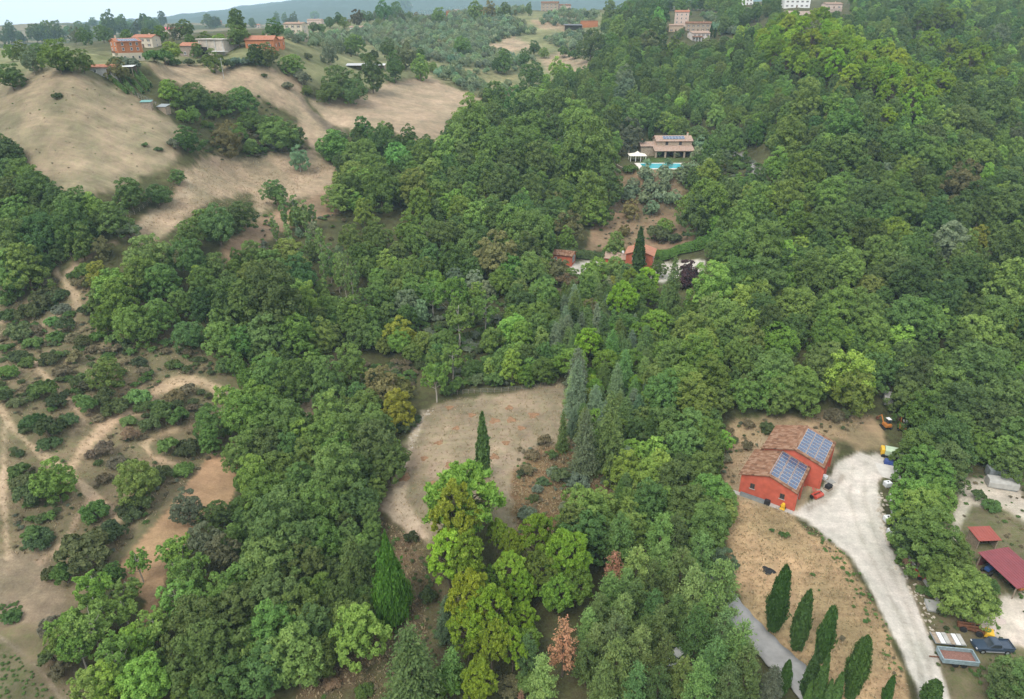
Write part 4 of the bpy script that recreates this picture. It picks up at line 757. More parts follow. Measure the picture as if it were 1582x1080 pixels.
# ---- the woods beyond counting: one object per mass
def mass_object(name, label, cat, ts, protos):
    """points that carry plants through geometry nodes"""
    me = bpy.data.meshes.new(name); me.vertices.add(len(ts)); me.vertices.foreach_set('co', np.array([t['p'] for t in ts], np.float32).ravel())
    def attr(nm, typ, key, vals):
        a = me.attributes.new(nm, typ, 'POINT'); a.data.foreach_set(key, np.asarray(vals, np.float32 if typ != 'INT' else np.int32).ravel())
    attr('tint', 'FLOAT_VECTOR', 'vector', [t['tint'] for t in ts]); attr('size', 'FLOAT_VECTOR', 'vector', [(t['sx'], t['sx'], t['sz']) for t in ts])
    attr('turn', 'FLOAT_VECTOR', 'vector', [(0, 0, rnd.random() * 6.283) for t in ts]); attr('which', 'INT', 'value', [protos.index((t['k'], t['i'])) for t in ts])
    o = link(name, me); tag(o, label, cat, kind='stuff')
    ng = bpy.data.node_groups.new(name, 'GeometryNodeTree'); ng.interface.new_socket('Geometry', in_out='INPUT', socket_type='NodeSocketGeometry'); ng.interface.new_socket('Geometry', in_out='OUTPUT', socket_type='NodeSocketGeometry')
    n, l = ng.nodes, ng.links; gi, go = n.new('NodeGroupInput'), n.new('NodeGroupOutput'); j = n.new('GeometryNodeJoinGeometry')
    def named(nm, typ):
        a = n.new('GeometryNodeInputNamedAttribute'); a.data_type = typ; a.inputs['Name'].default_value = nm; return a.outputs['Attribute']
    for w, (kk, i) in enumerate(protos):
        if not any(t['k'] == kk and t['i'] == i for t in ts): continue
        po = bpy.data.objects.new(K[kk].name, K[kk].meshes(i, False)); po.color = (0, 0, 0, 1)      # stays out of the scene
        oi = n.new('GeometryNodeObjectInfo'); oi.inputs['Object'].default_value = po; oi.inputs['As Instance'].default_value = True
        cm = n.new('FunctionNodeCompare'); cm.data_type = 'INT'; cm.operation = 'EQUAL'; cm.inputs[3].default_value = w; l.new(named('which', 'INT'), cm.inputs[2])
        ip = n.new('GeometryNodeInstanceOnPoints'); l.new(gi.outputs[0], ip.inputs['Points']); l.new(cm.outputs['Result'], ip.inputs['Selection']); l.new(oi.outputs['Geometry'], ip.inputs['Instance'])
        e2r = n.new('FunctionNodeEulerToRotation'); l.new(named('turn', 'FLOAT_VECTOR'), e2r.inputs[0]); l.new(e2r.outputs[0], ip.inputs['Rotation']); l.new(named('size', 'FLOAT_VECTOR'), ip.inputs['Scale'])
        l.new(ip.outputs['Instances'], j.inputs[0])
    l.new(j.outputs[0], go.inputs[0]); md = o.modifiers.new('plants', 'NODES'); md.node_group = ng; o.color = (0, 0, 0, 1); return o
TREEISH = [t for t in MASS if K[t['k']].cat == 'tree' and t['k'] != 'V']; OLIVES = [t for t in MASS if t['k'] == 'V']; SHRUBS = [t for t in MASS if K[t['k']].cat == 'shrub']
# low scrub over the left slope, the clearing's bank and the ground under the woods
def scatter(poly, n_, kinds, r0, r1, f0=.8, f1=1.2):
    pts, u, v = poly_world(poly, n_)
    for q, dens in zip(pts, .15 + fbm(pts[:, 0] / 9, pts[:, 1] / 9, 77, 2) * 1.1):
        if rnd.random() > dens: continue
        k = rnd.choice(kinds); i = rnd.randrange(len(K[k].p)); R = rnd.uniform(r0, r1) ** 1.0; s = R / K[k].p[i][1]
        SHRUBS.append(dict(k=k, i=i, p=q, sx=s, sz=s * rnd.uniform(.6, 1.0), tint=np.clip(K[k].tint * rnd.uniform(f0, f1), 0, 1)))
TRACKS = [s[3] for s in STROKES if s[0] == 'dirt_track']
scatter([(0,470),(100,430),(200,440),(330,560),(330,700),(240,800),(160,880),(60,850),(0,860)], 1900, 'BBeeeebs', .2, .6)
scatter([(0,470),(100,430),(200,440),(330,560),(330,660),(240,700),(150,680),(60,680),(0,640)], 520, 'BBbbe', .7, 1.5, .85, 1.2)
scatter([(15,690),(110,760),(90,830),(20,830)], 90, 'BBb', .6, 1.4, .85, 1.2)
scatter([(800,690),(880,680),(930,730),(955,765),(900,800),(860,830),(800,842)], 420, 'eeesb', .2, .45)
scatter([(1108,690),(1135,648),(1220,643),(1350,640),(1300,680),(1215,655),(1170,695),(1116,775)], 500, 'eeBs', .2, .55)
scatter([(1385,850),(1470,745),(1582,700),(1582,1080),(1465,1080),(1425,960)], 900, 'bbeB', .15, .45)
scatter([(580,800),(660,840),(690,880),(660,1080),(450,1080),(590,980)], 500, 'eBb', .15, .45)
scatter([(250,130),(400,150),(460,190),(480,230),(300,250),(280,200)], 600, 'Bbeb', .3, .9)
scatter([(910,390),(950,310),(1050,270),(1052,340),(1095,370),(1000,385)], 400, 'eebs', .2, .7)
scatter([(1230,800),(1270,825),(1310,860),(1350,930),(1400,1040),(1380,1060),(1330,930),(1280,860)], 420, 'ebb', .12, .32)
scatter([(0,985),(60,1022),(120,1080),(0,1080)], 420, 'b', .1, .26)
scatter([(0,935),(35,930),(30,955),(0,960)], 160, 'b', .12, .3)
scatter([(300,200),(460,215),(470,235),(330,250)], 260, 'bbBse', .5, 1.3)
scatter([(640,440),(790,440),(790,600),(650,590)], 420, 'bBbs', .7, 1.8)
scatter([(405,320),(530,330),(560,440),(600,480),(560,490),(480,440),(395,405)], 260, 'ebbs', .4, 1.1)
scatter([(1090,235),(1130,225),(1185,265),(1150,285),(1090,275)], 260, 'bBsb', .6, 1.6)
scatter([(560,560),(640,560),(650,600),(560,620)], 160, 'bBe', .6, 1.5)
scatter(ZONES[3][4], 500, 'be', .1, .3)
for lst, nm, lb in ((TREEISH, 'woodland', 'dense far woodland of green oaks covering the valley sides'), (OLIVES, 'olive_grove', 'rows of small grey-green olive trees on the far hillside'), (SHRUBS, 'undergrowth', 'low dry scrub and weeds scattered over the bare slopes')):
    if nm == 'undergrowth':
        u, v, f = project(np.array([t['p'] for t in lst])); ok = np.min([seg_dist(u, v, s) for s in TRACKS], 0) > 9
        lst = [t for t, k_ in zip(lst, ok) if k_]
    if lst: mass_object(nm, lb, {'woodland': 'woodland', 'olive_grove': 'olive grove', 'undergrowth': 'scrub'}[nm], lst, sorted({(t['k'], t['i']) for t in lst}))

# ================================================================== buildings, vehicles and small things
class MB:
    """collects boxes, prisms and tubes into one mesh"""
    def __init__(self): self.V, self.Q, self.M = [], [], []
    def add(self, V, Fs, m=0):
        b = len(self.V); self.V += [tuple(v) for v in V]; self.Q += [tuple(b + i for i in f) for f in Fs]; self.M += [m] * len(Fs); return self
    def box(self, x0, x1, y0, y1, z0, z1, m=0, rot=None, taper=1.0):
        cx, cy = (x0 + x1) / 2, (y0 + y1) / 2
        V = [(x, y, z) for z in (z0, z1) for y in (y0, y1) for x in (x0, x1)]
        V = [((x - cx) * (taper if z == z1 else 1) + cx, (y - cy) * (taper if z == z1 else 1) + cy, z) for x, y, z in V]
        if rot is not None: V = [rot @ Vector(v) for v in V]
        return self.add(V, [(0, 2, 3, 1), (4, 5, 7, 6), (0, 1, 5, 4), (2, 6, 7, 3), (0, 4, 6, 2), (1, 3, 7, 5)], m)
    def prism(self, poly, a0, a1, axis='y', m=0):
        """outline in the other two axes (x,z or y,z), extruded along axis"""
        n_ = len(poly); V = []
        for a in (a0, a1):
            for p in poly: V.append((p[0], a, p[1]) if axis == 'y' else ((a, p[0], p[1]) if axis == 'x' else (p[0], p[1], a)))
        Fs = [tuple(range(n_))[::-1], tuple(range(n_, 2 * n_))] + [(i, (i + 1) % n_, n_ + (i + 1) % n_, n_ + i) for i in range(n_)]
        return self.add(V, Fs, m)
    def cyl(self, p0, p1, r0, r1=None, k=10, m=0):
        r1 = r0 if r1 is None else r1; p0, p1 = np.array(p0, float), np.array(p1, float); d = unit(p1 - p0)
        a = unit(np.cross(d, [1, 0, 0] if abs(d[0]) < .8 else [0, 1, 0])); b = np.cross(d, a); th = np.arange(k) * 2 * math.pi / k
        ring = np.cos(th)[:, None] * a + np.sin(th)[:, None] * b
        V = list(p0 + ring * r0) + list(p1 + ring * r1)
        return self.add(V, [tuple(range(k))[::-1], tuple(range(k, 2 * k))] + [(i, (i + 1) % k, k + (i + 1) % k, k + i) for i in range(k)], m)
    def mesh(self, name, mats, smooth=False): return new_mesh(name, self.V, self.Q, mats, self.M, smooth)
    def build(self, name, mat, parent=None, bevel=0.0, **kw):
        mats = mat if isinstance(mat, (list, tuple)) else [mat]
        o = link(name, self.mesh(name, mats), parent, **kw)
        if bevel:
            b = o.modifiers.new('edge', 'BEVEL'); b.width = bevel; b.segments = 2; b.limit_method = 'ANGLE'; b.angle_limit = math.radians(40)
        return o
def thing(name, label, cat, loc, rz=0, group=None):
    o = link(name, None, loc=loc, rz=rz); o.empty_display_size = .5; return tag(o, label, cat, group)
def tiles_material(name, cols, tx=.40, ty=.55):
    m = bpy.data.materials.new(name); n, l, b = nodes_of(m); b.inputs['Roughness'].default_value = .85; b.inputs['Specular IOR Level'].default_value = .15
    tc = n.new('ShaderNodeTexCoord'); sn = n.new('ShaderNodeVectorMath'); sn.operation = 'SNAP'; sn.inputs[1].default_value = (tx, ty, 50)
    wn_ = n.new('ShaderNodeTexWhiteNoise'); no = n.new('ShaderNodeTexNoise'); no.inputs['Scale'].default_value = .9; no.inputs['Detail'].default_value = 6
    l.new(tc.outputs['Object'], sn.inputs[0]); l.new(sn.outputs[0], wn_.inputs['Vector']); l.new(tc.outputs['Object'], no.inputs['Vector'])
    md = n.new('ShaderNodeMath'); md.operation = 'MULTIPLY_ADD'; md.inputs[1].default_value = .8; l.new(wn_.outputs['Value'], md.inputs[0]); l.new(no.outputs['Fac'], md.inputs[2])
    r0 = n.new('ShaderNodeMapRange'); r0.inputs['From Min'].default_value = .3; r0.inputs['From Max'].default_value = 1.15; l.new(md.outputs[0], r0.inputs['Value'])
    cr = n.new('ShaderNodeValToRGB'); cr.color_ramp.interpolation = 'LINEAR'
    while len(cr.color_ramp.elements) < len(cols): cr.color_ramp.elements.new(.5)
    for i, c in enumerate(cols): cr.color_ramp.elements[i].position = i / (len(cols) - 1); cr.color_ramp.elements[i].color = (*c, 1)
    l.new(r0.outputs[0], cr.inputs[0]); l.new(cr.outputs[0], b.inputs['Base Color']); return m
ROOF_OLD = tiles_material('weathered_roof_tiles', [(.075,.045,.030),(.15,.078,.046),(.20,.103,.060),(.24,.13,.078),(.28,.175,.115)])
ROOF_RED = tiles_material('red_roof_tiles', [(.30,.12,.07),(.40,.17,.10),(.46,.22,.14),(.40,.20,.14)])
ROOF_PALE = tiles_material('pale_roof_tiles', [(.28,.18,.13),(.38,.26,.19),(.44,.32,.25),(.36,.27,.22)])
RED_WALL = plain('red_render', (.50, .115, .072), .88, .12, var=.16, scale=.9)
BRICK_RED = plain('brick_red_wall', (.46, .13, .075), .9, .1, var=.15, scale=1)
ORANGE_WALL = plain('orange_brick_wall', (.43, .175, .085), .9, .1, var=.12, scale=1)
CREAM = plain('cream_render', (.56, .49, .38), .9, .1, var=.1, scale=.7)
STONE = plain('stone_wall', (.36, .29, .22), .95, .1, var=.3, scale=2.5, bump=.4)
WHITE = plain('white_paint', (.74, .74, .72), .6, .3, var=.06, scale=1.5)
PINK = plain('pink_render', (.58, .45, .38), .9, .1, var=.12, scale=.8)
CONCRETE = plain('concrete', (.40, .39, .36), .9, .15, var=.15, scale=1.3, bump=.2)
GREY_METAL = plain('grey_metal', (.30, .33, .34), .5, .5, metal=.3, var=.15, scale=2)
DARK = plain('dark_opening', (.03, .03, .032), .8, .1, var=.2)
GLASS = plain('window_glass', (.035, .045, .055), .12, .6, var=.2)
SHUTTER = plain('brown_shutter', (.13, .075, .045), .7, .2, var=.15)
WOOD = plain('grey_wood', (.30, .24, .18), .9, .1, var=.25, scale=3)
RUBBER = plain('rubber', (.025, .025, .026), .8, .2, var=.2)
RUST = plain('rusty_steel', (.15, .065, .035), .85, .2, var=.35, scale=4)
RED_PAINT = plain('red_machine_paint', (.42, .065, .04), .45, .4, var=.12, scale=3)
ORANGE_PAINT = plain('orange_machine_paint', (.45, .17, .035), .45, .4, var=.12, scale=3)
YELLOW_PAINT = plain('yellow_machine_paint', (.70, .42, .03), .45, .4, var=.12, scale=3)
RED_SHEET = plain('red_sheet_roof', (.19, .036, .042), .45, .4, var=.14, scale=.6)
LIGHT_PLASTIC = plain('white_plastic', (.70, .71, .70), .4, .4, var=.08, scale=3)
BLUE_TARP = plain('blue_tarp', (.03, .06, .22), .5, .4, var=.2, scale=2)
GREEN_TARP = plain('pale_green_tarp', (.42, .52, .36), .6, .3, var=.12, scale=1)
PANEL = plain('solar_cells', (.060, .095, .165), .2, .7, var=.15, scale=2)
PANEL_FRAME = plain('aluminium', (.55, .56, .57), .35, .5, metal=.6, var=.05)

def roof_sheet(L, S, step=.13, rows=None, thick=.12):
    """tiled slope: x along the eave, y from eave (0) up to the ridge (S), z is proud of the slope; barrel tiles and overlapping courses"""
    nx = max(4, int(L / step)); rows = rows or max(4, int(S / .42)); xs = np.linspace(-L / 2, L / 2, nx + 1); V, Q = [], []
    for r in range(rows):
        y0, y1 = S * r / rows, S * (r + 1) / rows + (.03 if r < rows - 1 else 0); b = len(V)
        for y, dz in ((y0, .045), (y1, .0)):
            for x in xs: V.append((x, y, thick + dz + .05 * abs(math.sin(math.pi * x / .26)) + .012 * math.sin(x * 3.1 + r * 1.7)))
        for i in range(nx): Q.append((b + i, b + i + 1, b + nx + 2 + i, b + nx + 1 + i))
        for x in xs: V.append((x, y0, thick - .02))           # the step at each course's lower edge
        for i in range(nx): Q.append((b + 2 * (nx + 1) + i, b + 2 * (nx + 1) + i + 1, b + i + 1, b + i))
    m = MB().add(V, Q); m.box(-L / 2 + .01, L / 2 - .01, .01, S - .01, 0, thick - .03); return m
_winmesh = {}
def window(parent, face, W, D, p, z, w, h, pane=None, frame=None, oy=0, ox=0, shutters=False):
    """frame, pane and sill on one face of a block"""
    pane = pane or GLASS; frame = frame or WHITE
    key = (round(w, 2), round(h, 2), pane.name, frame.name, shutters)
    if key not in _winmesh:
        f = MB(); t = .09
        for a in ((-w / 2, -w / 2 + t, 0, h), (w / 2 - t, w / 2, 0, h), (-w / 2 + t, w / 2 - t, 0, t), (-w / 2 + t, w / 2 - t, h - t, h), (-.025, .025, t, h - t)): f.box(a[0], a[1], -.07, .03, a[2], a[3])
        if shutters:
            for s in (-1, 1): f.box(s * (w / 2 + .02) if s > 0 else -w, w if s > 0 else -w / 2 - .02, -.05, .03, 0, h, m=1)
        _winmesh[key] = (f.mesh('window', [frame, SHUTTER]), MB().box(-w / 2 + t, w / 2 - t, -.02, .02, t, h - t).mesh('pane', [pane]), MB().box(-w / 2 - .12, w / 2 + .12, -.16, .02, -.08, 0).mesh('sill', [CONCRETE]))
    fm, pm, sm = _winmesh[key]
    loc, rz = {'F': ((p, -D / 2 + oy, z), 0), 'B': ((-p, D / 2 + oy, z), math.pi), 'R': ((W / 2 + ox, p + oy, z), math.pi / 2), 'L': ((-W / 2 + ox, -p + oy, z), -math.pi / 2)}[face]
    o = link('window', fm, parent, loc, rz); link('pane', pm, o); link('sill', sm, o); return o
def door(parent, face, W, D, p, w, h, mat=None, oy=0, ox=0, z=0):
    loc, rz = {'F': ((p, -D / 2 + oy, z), 0), 'B': ((-p, D / 2 + oy, z), math.pi), 'R': ((W / 2 + ox, p + oy, z), math.pi / 2), 'L': ((-W / 2 + ox, -p + oy, z), -math.pi / 2)}[face]
    o = MB().box(-w / 2, w / 2, -.06, .03, 0, h).build('door', mat or SHUTTER, parent, loc=loc, rz=rz)
    m = MB()
    for a in ((-w / 2 - .1, -w / 2, 0, h + .1), (w / 2, w / 2 + .1, 0, h + .1), (-w / 2, w / 2, h, h + .1)): m.box(a[0], a[1], -.09, .03, a[2], a[3])
    m.build('frame', CONCRETE, o); MB().cyl((w * .36, -.13, h * .48), (w * .36, -.06, h * .48), .05, k=6).build('handle', GREY_METAL, o); return o
def block(parent, W, D, h, pitch=18, ridge='x', wall=None, roof=None, ox=0, oy=0, z0=0, over=.45, step=.4, below=3.0, name='wall', band=None):
    """walls with gables and a two-slope tiled roof; ridge along x or y"""
    wall = wall or CREAM; roof = roof or ROOF_OLD; half = (D if ridge == 'x' else W) / 2; rise = half * math.tan(math.radians(pitch)); L = W if ridge == 'x' else D
    m = MB(); prof = [(-half, -below), (half, -below), (half, h), (0, h + rise), (-half, h)]
    m.prism(prof, -L / 2, L / 2, axis='x' if ridge == 'x' else 'y'); w = m.build(name, wall, parent, loc=(ox, oy, z0))
    S = (half + over) / math.cos(math.radians(pitch)); sheet = roof_sheet(L + 2 * over, S, step).mesh('roof_slope', [roof])
    r = None
    for s in (0, 1):
        rz = (0 if s == 0 else math.pi) + (0 if ridge == 'x' else math.pi / 2)
        c, si = math.cos(rz), math.sin(rz); d = half + over; zz = h - over * math.tan(math.radians(pitch)) + .02
        o = link('roof_slope', sheet, parent, (ox + si * d, oy - c * d, z0 + zz)); o.rotation_euler = (math.radians(pitch), 0, rz); r = o
    rm = MB()
    if ridge == 'x': rm.cyl((-L / 2 - over, 0, 0), (L / 2 + over, 0, 0), .14, k=8)
    else: rm.cyl((0, -L / 2 - over, 0), (0, L / 2 + over, 0), .14, k=8)
    rm.build('ridge_tiles', roof, parent, loc=(ox, oy, z0 + h + rise + .12)); return rise
def chimney(parent, x, y, z, h=1.1, w=.6, mat=None):
    o = MB().box(-w / 2, w / 2, -w / 2, w / 2, -.6, h).build('chimney', mat or CREAM, parent, loc=(x, y, z)); MB().box(-w / 2 - .1, w / 2 + .1, -w / 2 - .1, w / 2 + .1, h, h + .12).build('cap', ROOF_RED, o)
_pm = {}
def solar(parent, rows, cols, pw, ph, origin, pitch, rz, name='solar_panel'):
    """each panel its own part: along the slope (cols) and along the eave (rows)"""
    key = (pw, ph)
    if key not in _pm:
        m = MB(); m.box(-pw / 2, pw / 2, -ph / 2, ph / 2, 0, .03, 0)
        for a in ((-pw / 2, pw / 2, -ph / 2, -ph / 2 + .04), (-pw / 2, pw / 2, ph / 2 - .04, ph / 2), (-pw / 2, -pw / 2 + .04, -ph / 2 + .04, ph / 2 - .04), (pw / 2 - .04, pw / 2, -ph / 2 + .04, ph / 2 - .04)): m.box(*a, 0, .045, 1)
        _pm[key] = m.mesh('solar_panel', [PANEL, PANEL_FRAME])
    R = Matrix.Rotation(rz, 4, 'Z') @ Matrix.Rotation(math.radians(pitch), 4, 'X')
    for i in range(rows):
        for j in range(cols):
            q = Vector(origin) + R @ Vector(((i - (rows - 1) / 2) * (pw + .03), (j + .5) * (ph + (.14 if cols == 3 else .03)), .24))
            o = link(name, _pm[key], parent, q); o.rotation_euler = R.to_euler()
def gpos(u, v): return Vector(at(u, v))

# ---------------------------------------------------------------- the red barn with two tiled volumes and solar panels
gz = PAD_BARN.z
def flat_at(u, v, z):
    d = ray(u, v); t = (z - H) / d[2]; return Vector((0, 0, H)) + Vector(d) * t
A_, B_ = flat_at(1141, 760, gz), flat_at(1223, 789, gz); ab = (B_ - A_); BW = ab.length; brz = math.atan2(ab.y, ab.x)
barn = thing('red_barn', 'long red barn in two stepped volumes with tiled roofs and solar panels', 'barn', (A_ + B_) / 2, brz)
D1, D2, W2, off = 9.2, 9.4, 10.6, 2.3
def barn_vol(W, D, h, ox, oy):
    rise = block(barn, W, D, h, 18, 'y', RED_WALL, ROOF_OLD, ox, oy, 0, .35, .09, below=.6)
    solar(barn, 8, 3, 1.03, 1.60, (ox + (W / 2 - .10), oy, h - .02), 18, math.pi / 2)
    m = MB()                                                     # eave gutter and gable edge tiles
    for s in (-1, 1): m.cyl((s * (W / 2 + .42), -D / 2 - .35, h - .18), (s * (W / 2 + .42), D / 2 + .35, h - .18), .07, k=6)
    m.build('gutter', RUST, barn, loc=(ox, oy, 0)); return rise
barn_vol(BW, D1, 4.1, 0, D1 / 2)
ox2 = BW / 2 + off - W2 / 2; barn_vol(W2, D2, 5.1, ox2, D1 + D2 / 2 + .02)
window(barn, 'F', BW, D1, -2.55, 1.75, .85, 1.1, oy=D1 / 2, frame=SHUTTER); window(barn, 'F', BW, D1, 2.75, 1.75, .85, 1.1, oy=D1 / 2, frame=SHUTTER)
door(barn, 'R', BW, D1, -2.2, 2.6, 3.0, GREY_METAL, oy=D1 / 2); door(barn, 'R', BW, D1, 1.6, 2.6, 3.0, DARK, oy=D1 / 2)
door(barn, 'R', W2, D2, -2.4, 3.0, 3.6, DARK, oy=D1 + D2 / 2, ox=ox2); door(barn, 'R', W2, D2, 2.0, 3.0, 3.6, GREY_METAL, oy=D1 + D2 / 2, ox=ox2)
# columns of the door bays carry their own lintel face
for y in (.3, 4.3, 8.9): MB().box(-.25, .25, -.25, .25, -.5, 3.7).build('pilaster', RED_WALL, barn, loc=(BW / 2 + .16, y, 0))
for y in (.4, 4.7, 9.0): MB().box(-.25, .25, -.25, .25, -.5, 4.6).build('pilaster', RED_WALL, barn, loc=(ox2 + W2 / 2 + .16, D1 + y, 0))
MB().box(-BW / 2 - .9, BW / 2 + .3, -1.0, -.05, -.6, .12).build('plinth', CONCRETE, barn)
def barn_pt(x, y, z=0): return barn.matrix_world @ Vector((x, y, z)) if False else Matrix.Translation(barn.location) @ Matrix.Rotation(brz, 4, 'Z') @ Vector((x, y, z))
t = thing('water_trough', 'long grey metal trough lying along the red barn gable', 'trough', barn_pt(-2.0, -.75, .12), brz)
m = MB(); m.box(-2.3, 2.3, -.3, .3, 0, .06); [m.box(-2.3, 2.3, y, y + .05, .06, .55) for y in (-.3, .25)]; [m.box(x, x + .05, -.25, .25, .06, .55) for x in (-2.3, 2.25)]; m.build('basin', GREY_METAL, t)
t = thing('yellow_mixer', 'small yellow cement mixer at the red barn corner', 'mixer', barn_pt(3.3, -.7, .12), brz)
MB().cyl((0, 0, .75), (.1, -.1, 1.35), .42, .26, 12).build('drum', YELLOW_PAINT, t); MB().box(-.45, .45, -.4, .4, .1, .45, taper=.7).build('frame', YELLOW_PAINT, t)
for s in (-1, 1): MB().cyl((s * .42, .35, .2), (s * .5, .35, .2), .2, k=10).build('wheel', RUBBER, t)
MB().box(-.5, .5, -.4, .4, 0, .8, taper=.9).build('barrel_crate', DARK, tag(link('dark_crate', None, loc=barn_pt(.6, -.7, .12), rz=brz), 'small dark crate by the yellow mixer', 'crate'))
# things on the gravel beside the barn
def implement(u, v, rz, label, mat, name='farm_implement', s=1.0):
    t = thing(name, label, 'machine', gpos(u, v), rz); t.scale = (s, s, s)
    MB().box(-1.1, 1.1, -.15, .15, .55, .8).box(-1.1, -.8, -.9, .15, .5, .75).box(.8, 1.1, -.9, .15, .5, .75).build('frame', mat, t, bevel=.03)
    MB().cyl((-1.0, -.75, .5), (1.0, -.75, .5), .38, k=12).build('roller', mat, t)
    for i in range(6): MB().cyl((-.9 + i * .36, .1, .6), (-.9 + i * .36, .45, .05), .05, .02, 5).build('tine', RUST, t)
    MB().cyl((0, .1, .8), (0, .9, 1.35), .08, k=6).cyl((-.5, .1, .75), (0, .9, 1.35), .06, k=6).cyl((.5, .1, .75), (0, .9, 1.35), .06, k=6).build('hitch', mat, t)
    for s_ in (-1, 1): MB().cyl((s_ * 1.15, -.2, .38), (s_ * 1.32, -.2, .38), .38, k=12).build('wheel', RUBBER, t)
    return t
implement(1259, 766, .5, 'bright red farm implement on gravel by the barn doors', RED_PAINT)
implement(1418, 889, 1.1, 'orange-red plough beside the concrete kerb of the gravel drive', RED_PAINT, 'red_plough', .9)
implement(1574, 906, .2, 'orange rake implement below the big red-roofed shed', ORANGE_PAINT, 'orange_rake', 1.0)
def pallet_stack(u, v, rz, label, mat, n_=3, top=None, w=1.2, d=1.0):
    t = thing('pallet_stack', label, 'pallets', gpos(u, v), rz); z = 0
    for i in range(n_):
        m = MB(); [m.box(-w / 2 + k * w * .44, -w / 2 + k * w * .44 + .12 * w, -d / 2, d / 2, z, z + .09) for k in range(3)]
        [m.box(-w / 2, w / 2, -d / 2 + k * d * .215, -d / 2 + k * d * .215 + .14 * d, z + .09, z + .115) for k in range(5)]
        m.build('pallet', mat, t); z += .125
    if top: MB().box(-w * .42, w * .42, -d * .42, d * .42, z, z + .7).build('load', top, t, bevel=.04)
pallet_stack(1273, 741, .6, 'pale pallets with a white sack load by the barn corner', WOOD, 2, LIGHT_PLASTIC)
pallet_stack(1279, 756, .6, 'grey pallets with dark crate on the gravel', WOOD, 3, DARK, 1.4, 1.1)
pallet_stack(1283, 745, .4, 'low empty grey pallets farthest from the barn wall', CONCRETE, 2, None, 1.4, 1.1)
# ---------------------------------------------------------------- containers for liquids along the drive
def tank(u, v, rz, label):
    t = thing('liquid_tank', label, 'tank', gpos(u, v), rz, 'white cube tanks along the drive')
    MB().box(-.6, .6, -.5, .5, .16, 1.16).build('container', LIGHT_PLASTIC, t, bevel=.09); MB().cyl((0, 0, 1.15), (0, 0, 1.22), .14, k=10).build('lid', DARK, t)
    m = MB(); [m.box(-.6 + k * .55, -.5 + k * .55, -.52, .52, 0, .13) for k in range(3)]; m.build('pallet', WOOD, t)
    c = MB()
    for z in (.3, .55, .8, 1.05): c.box(-.64, .64, -.54, -.52, z, z + .02); c.box(-.64, .64, .52, .54, z, z + .02); c.box(-.66, -.64, -.54, .54, z, z + .02); c.box(.64, .66, -.54, .54, z, z + .02)
    for x in (-.64, -.32, 0, .32, .64): c.box(x - .01, x + .01, -.56, -.54, .13, 1.17); c.box(x - .01, x + .01, .54, .56, .13, 1.17)
    c.build('cage', GREY_METAL, t)
tank(1370, 752, .2, 'white cube tank right below the pale concrete slab'); tank(1370, 806, .1, 'white cube tank, middle one along the drive edge'); tank(1376, 826, .15, 'white cube tank at the upper end of the low concrete wall')
# ---------------------------------------------------------------- parked trailer with green cover, blue bundle, slab
SLAB = gpos(1362, 727); MB().box(-3.2, 3.2, -2.4, 2.4, -.5, .10).build('concrete_slab', plain('pale_concrete', (.56, .53, .48), .9, .1, var=.12, scale=.8), tag(link('loading_slab', None, loc=SLAB, rz=-.35), 'pale concrete slab beside the gravel turning place', 'slab'))
t = thing('covered_trailer', 'trailer under a pale green cover with a yellow front', 'trailer', gpos(1380, 706), -.38)
MB().box(-1.9, 2.2, -1.0, 1.0, .55, .75).build('bed', GREY_METAL, t); MB().prism([(-1.05, .75), (1.05, .75), (1.0, 1.7), (.5, 2.05), (-.5, 2.05), (-1.0, 1.7)], -1.8, 2.2, 'x').build('cover', GREEN_TARP, t, bevel=.06)
MB().box(-2.5, -1.82, -.9, .9, .5, 1.75).build('cab', YELLOW_PAINT, t, bevel=.08)
for x in (-2.0, 1.3):
    for s in (-1, 1): MB().cyl((x, s * .98, .42), (x, s * 1.18, .42), .42, k=14).build('wheel', RUBBER, t)
MB().box(-1.0, 1.0, -.7, .7, 0, .95, taper=.8).build('bundle', BLUE_TARP, tag(link('tarp_bundle', None, loc=gpos(1373, 717) + Vector((0, 0, .08)), rz=-.38), 'dark blue tarpaulin bundle in front of the green-covered trailer', 'bundle'), bevel=.18)
# ---------------------------------------------------------------- diggers
def digger(u, v, rz, label, mat, swing=.3):
    t = thing('mini_excavator', label, 'excavator', gpos(u, v), rz, 'mini excavators at the wood edge')
    for s in (-1, 1): MB().prism([(-1.0, .25), (-.8, 0), (.8, 0), (1.0, .25), (.8, .5), (-.8, .5)], s * .75 - .18, s * .75 + .18, 'y').build('track', RUBBER, t)
    b = MB().box(-.95, .6, -.7, .7, .55, 1.25).build('body', mat, t, bevel=.12); MB().box(-.45, .5, -.62, .1, 1.25, 2.2, taper=.88).build('cab', GLASS, t, bevel=.06); MB().box(-.5, .55, -.66, .14, 2.2, 2.28).build('cab_roof', WHITE, t)
    MB().cyl((.6, .3, 1.0), (1.7, .3, 2.3), .13, k=6).build('boom', mat, t); MB().cyl((1.7, .3, 2.3), (2.6, .3, 1.3), .10, k=6).build('arm', mat, t); MB().prism([(2.4, .7), (2.9, .8), (2.8, 1.35), (2.5, 1.35)], .0, .6, 'y').build('bucket', RUST, t)
digger(1368, 661, 1.7, 'small orange and white excavator nearer the barn', ORANGE_PAINT); digger(1393, 664, 1.2, 'small orange excavator tucked under the trees', ORANGE_PAINT)
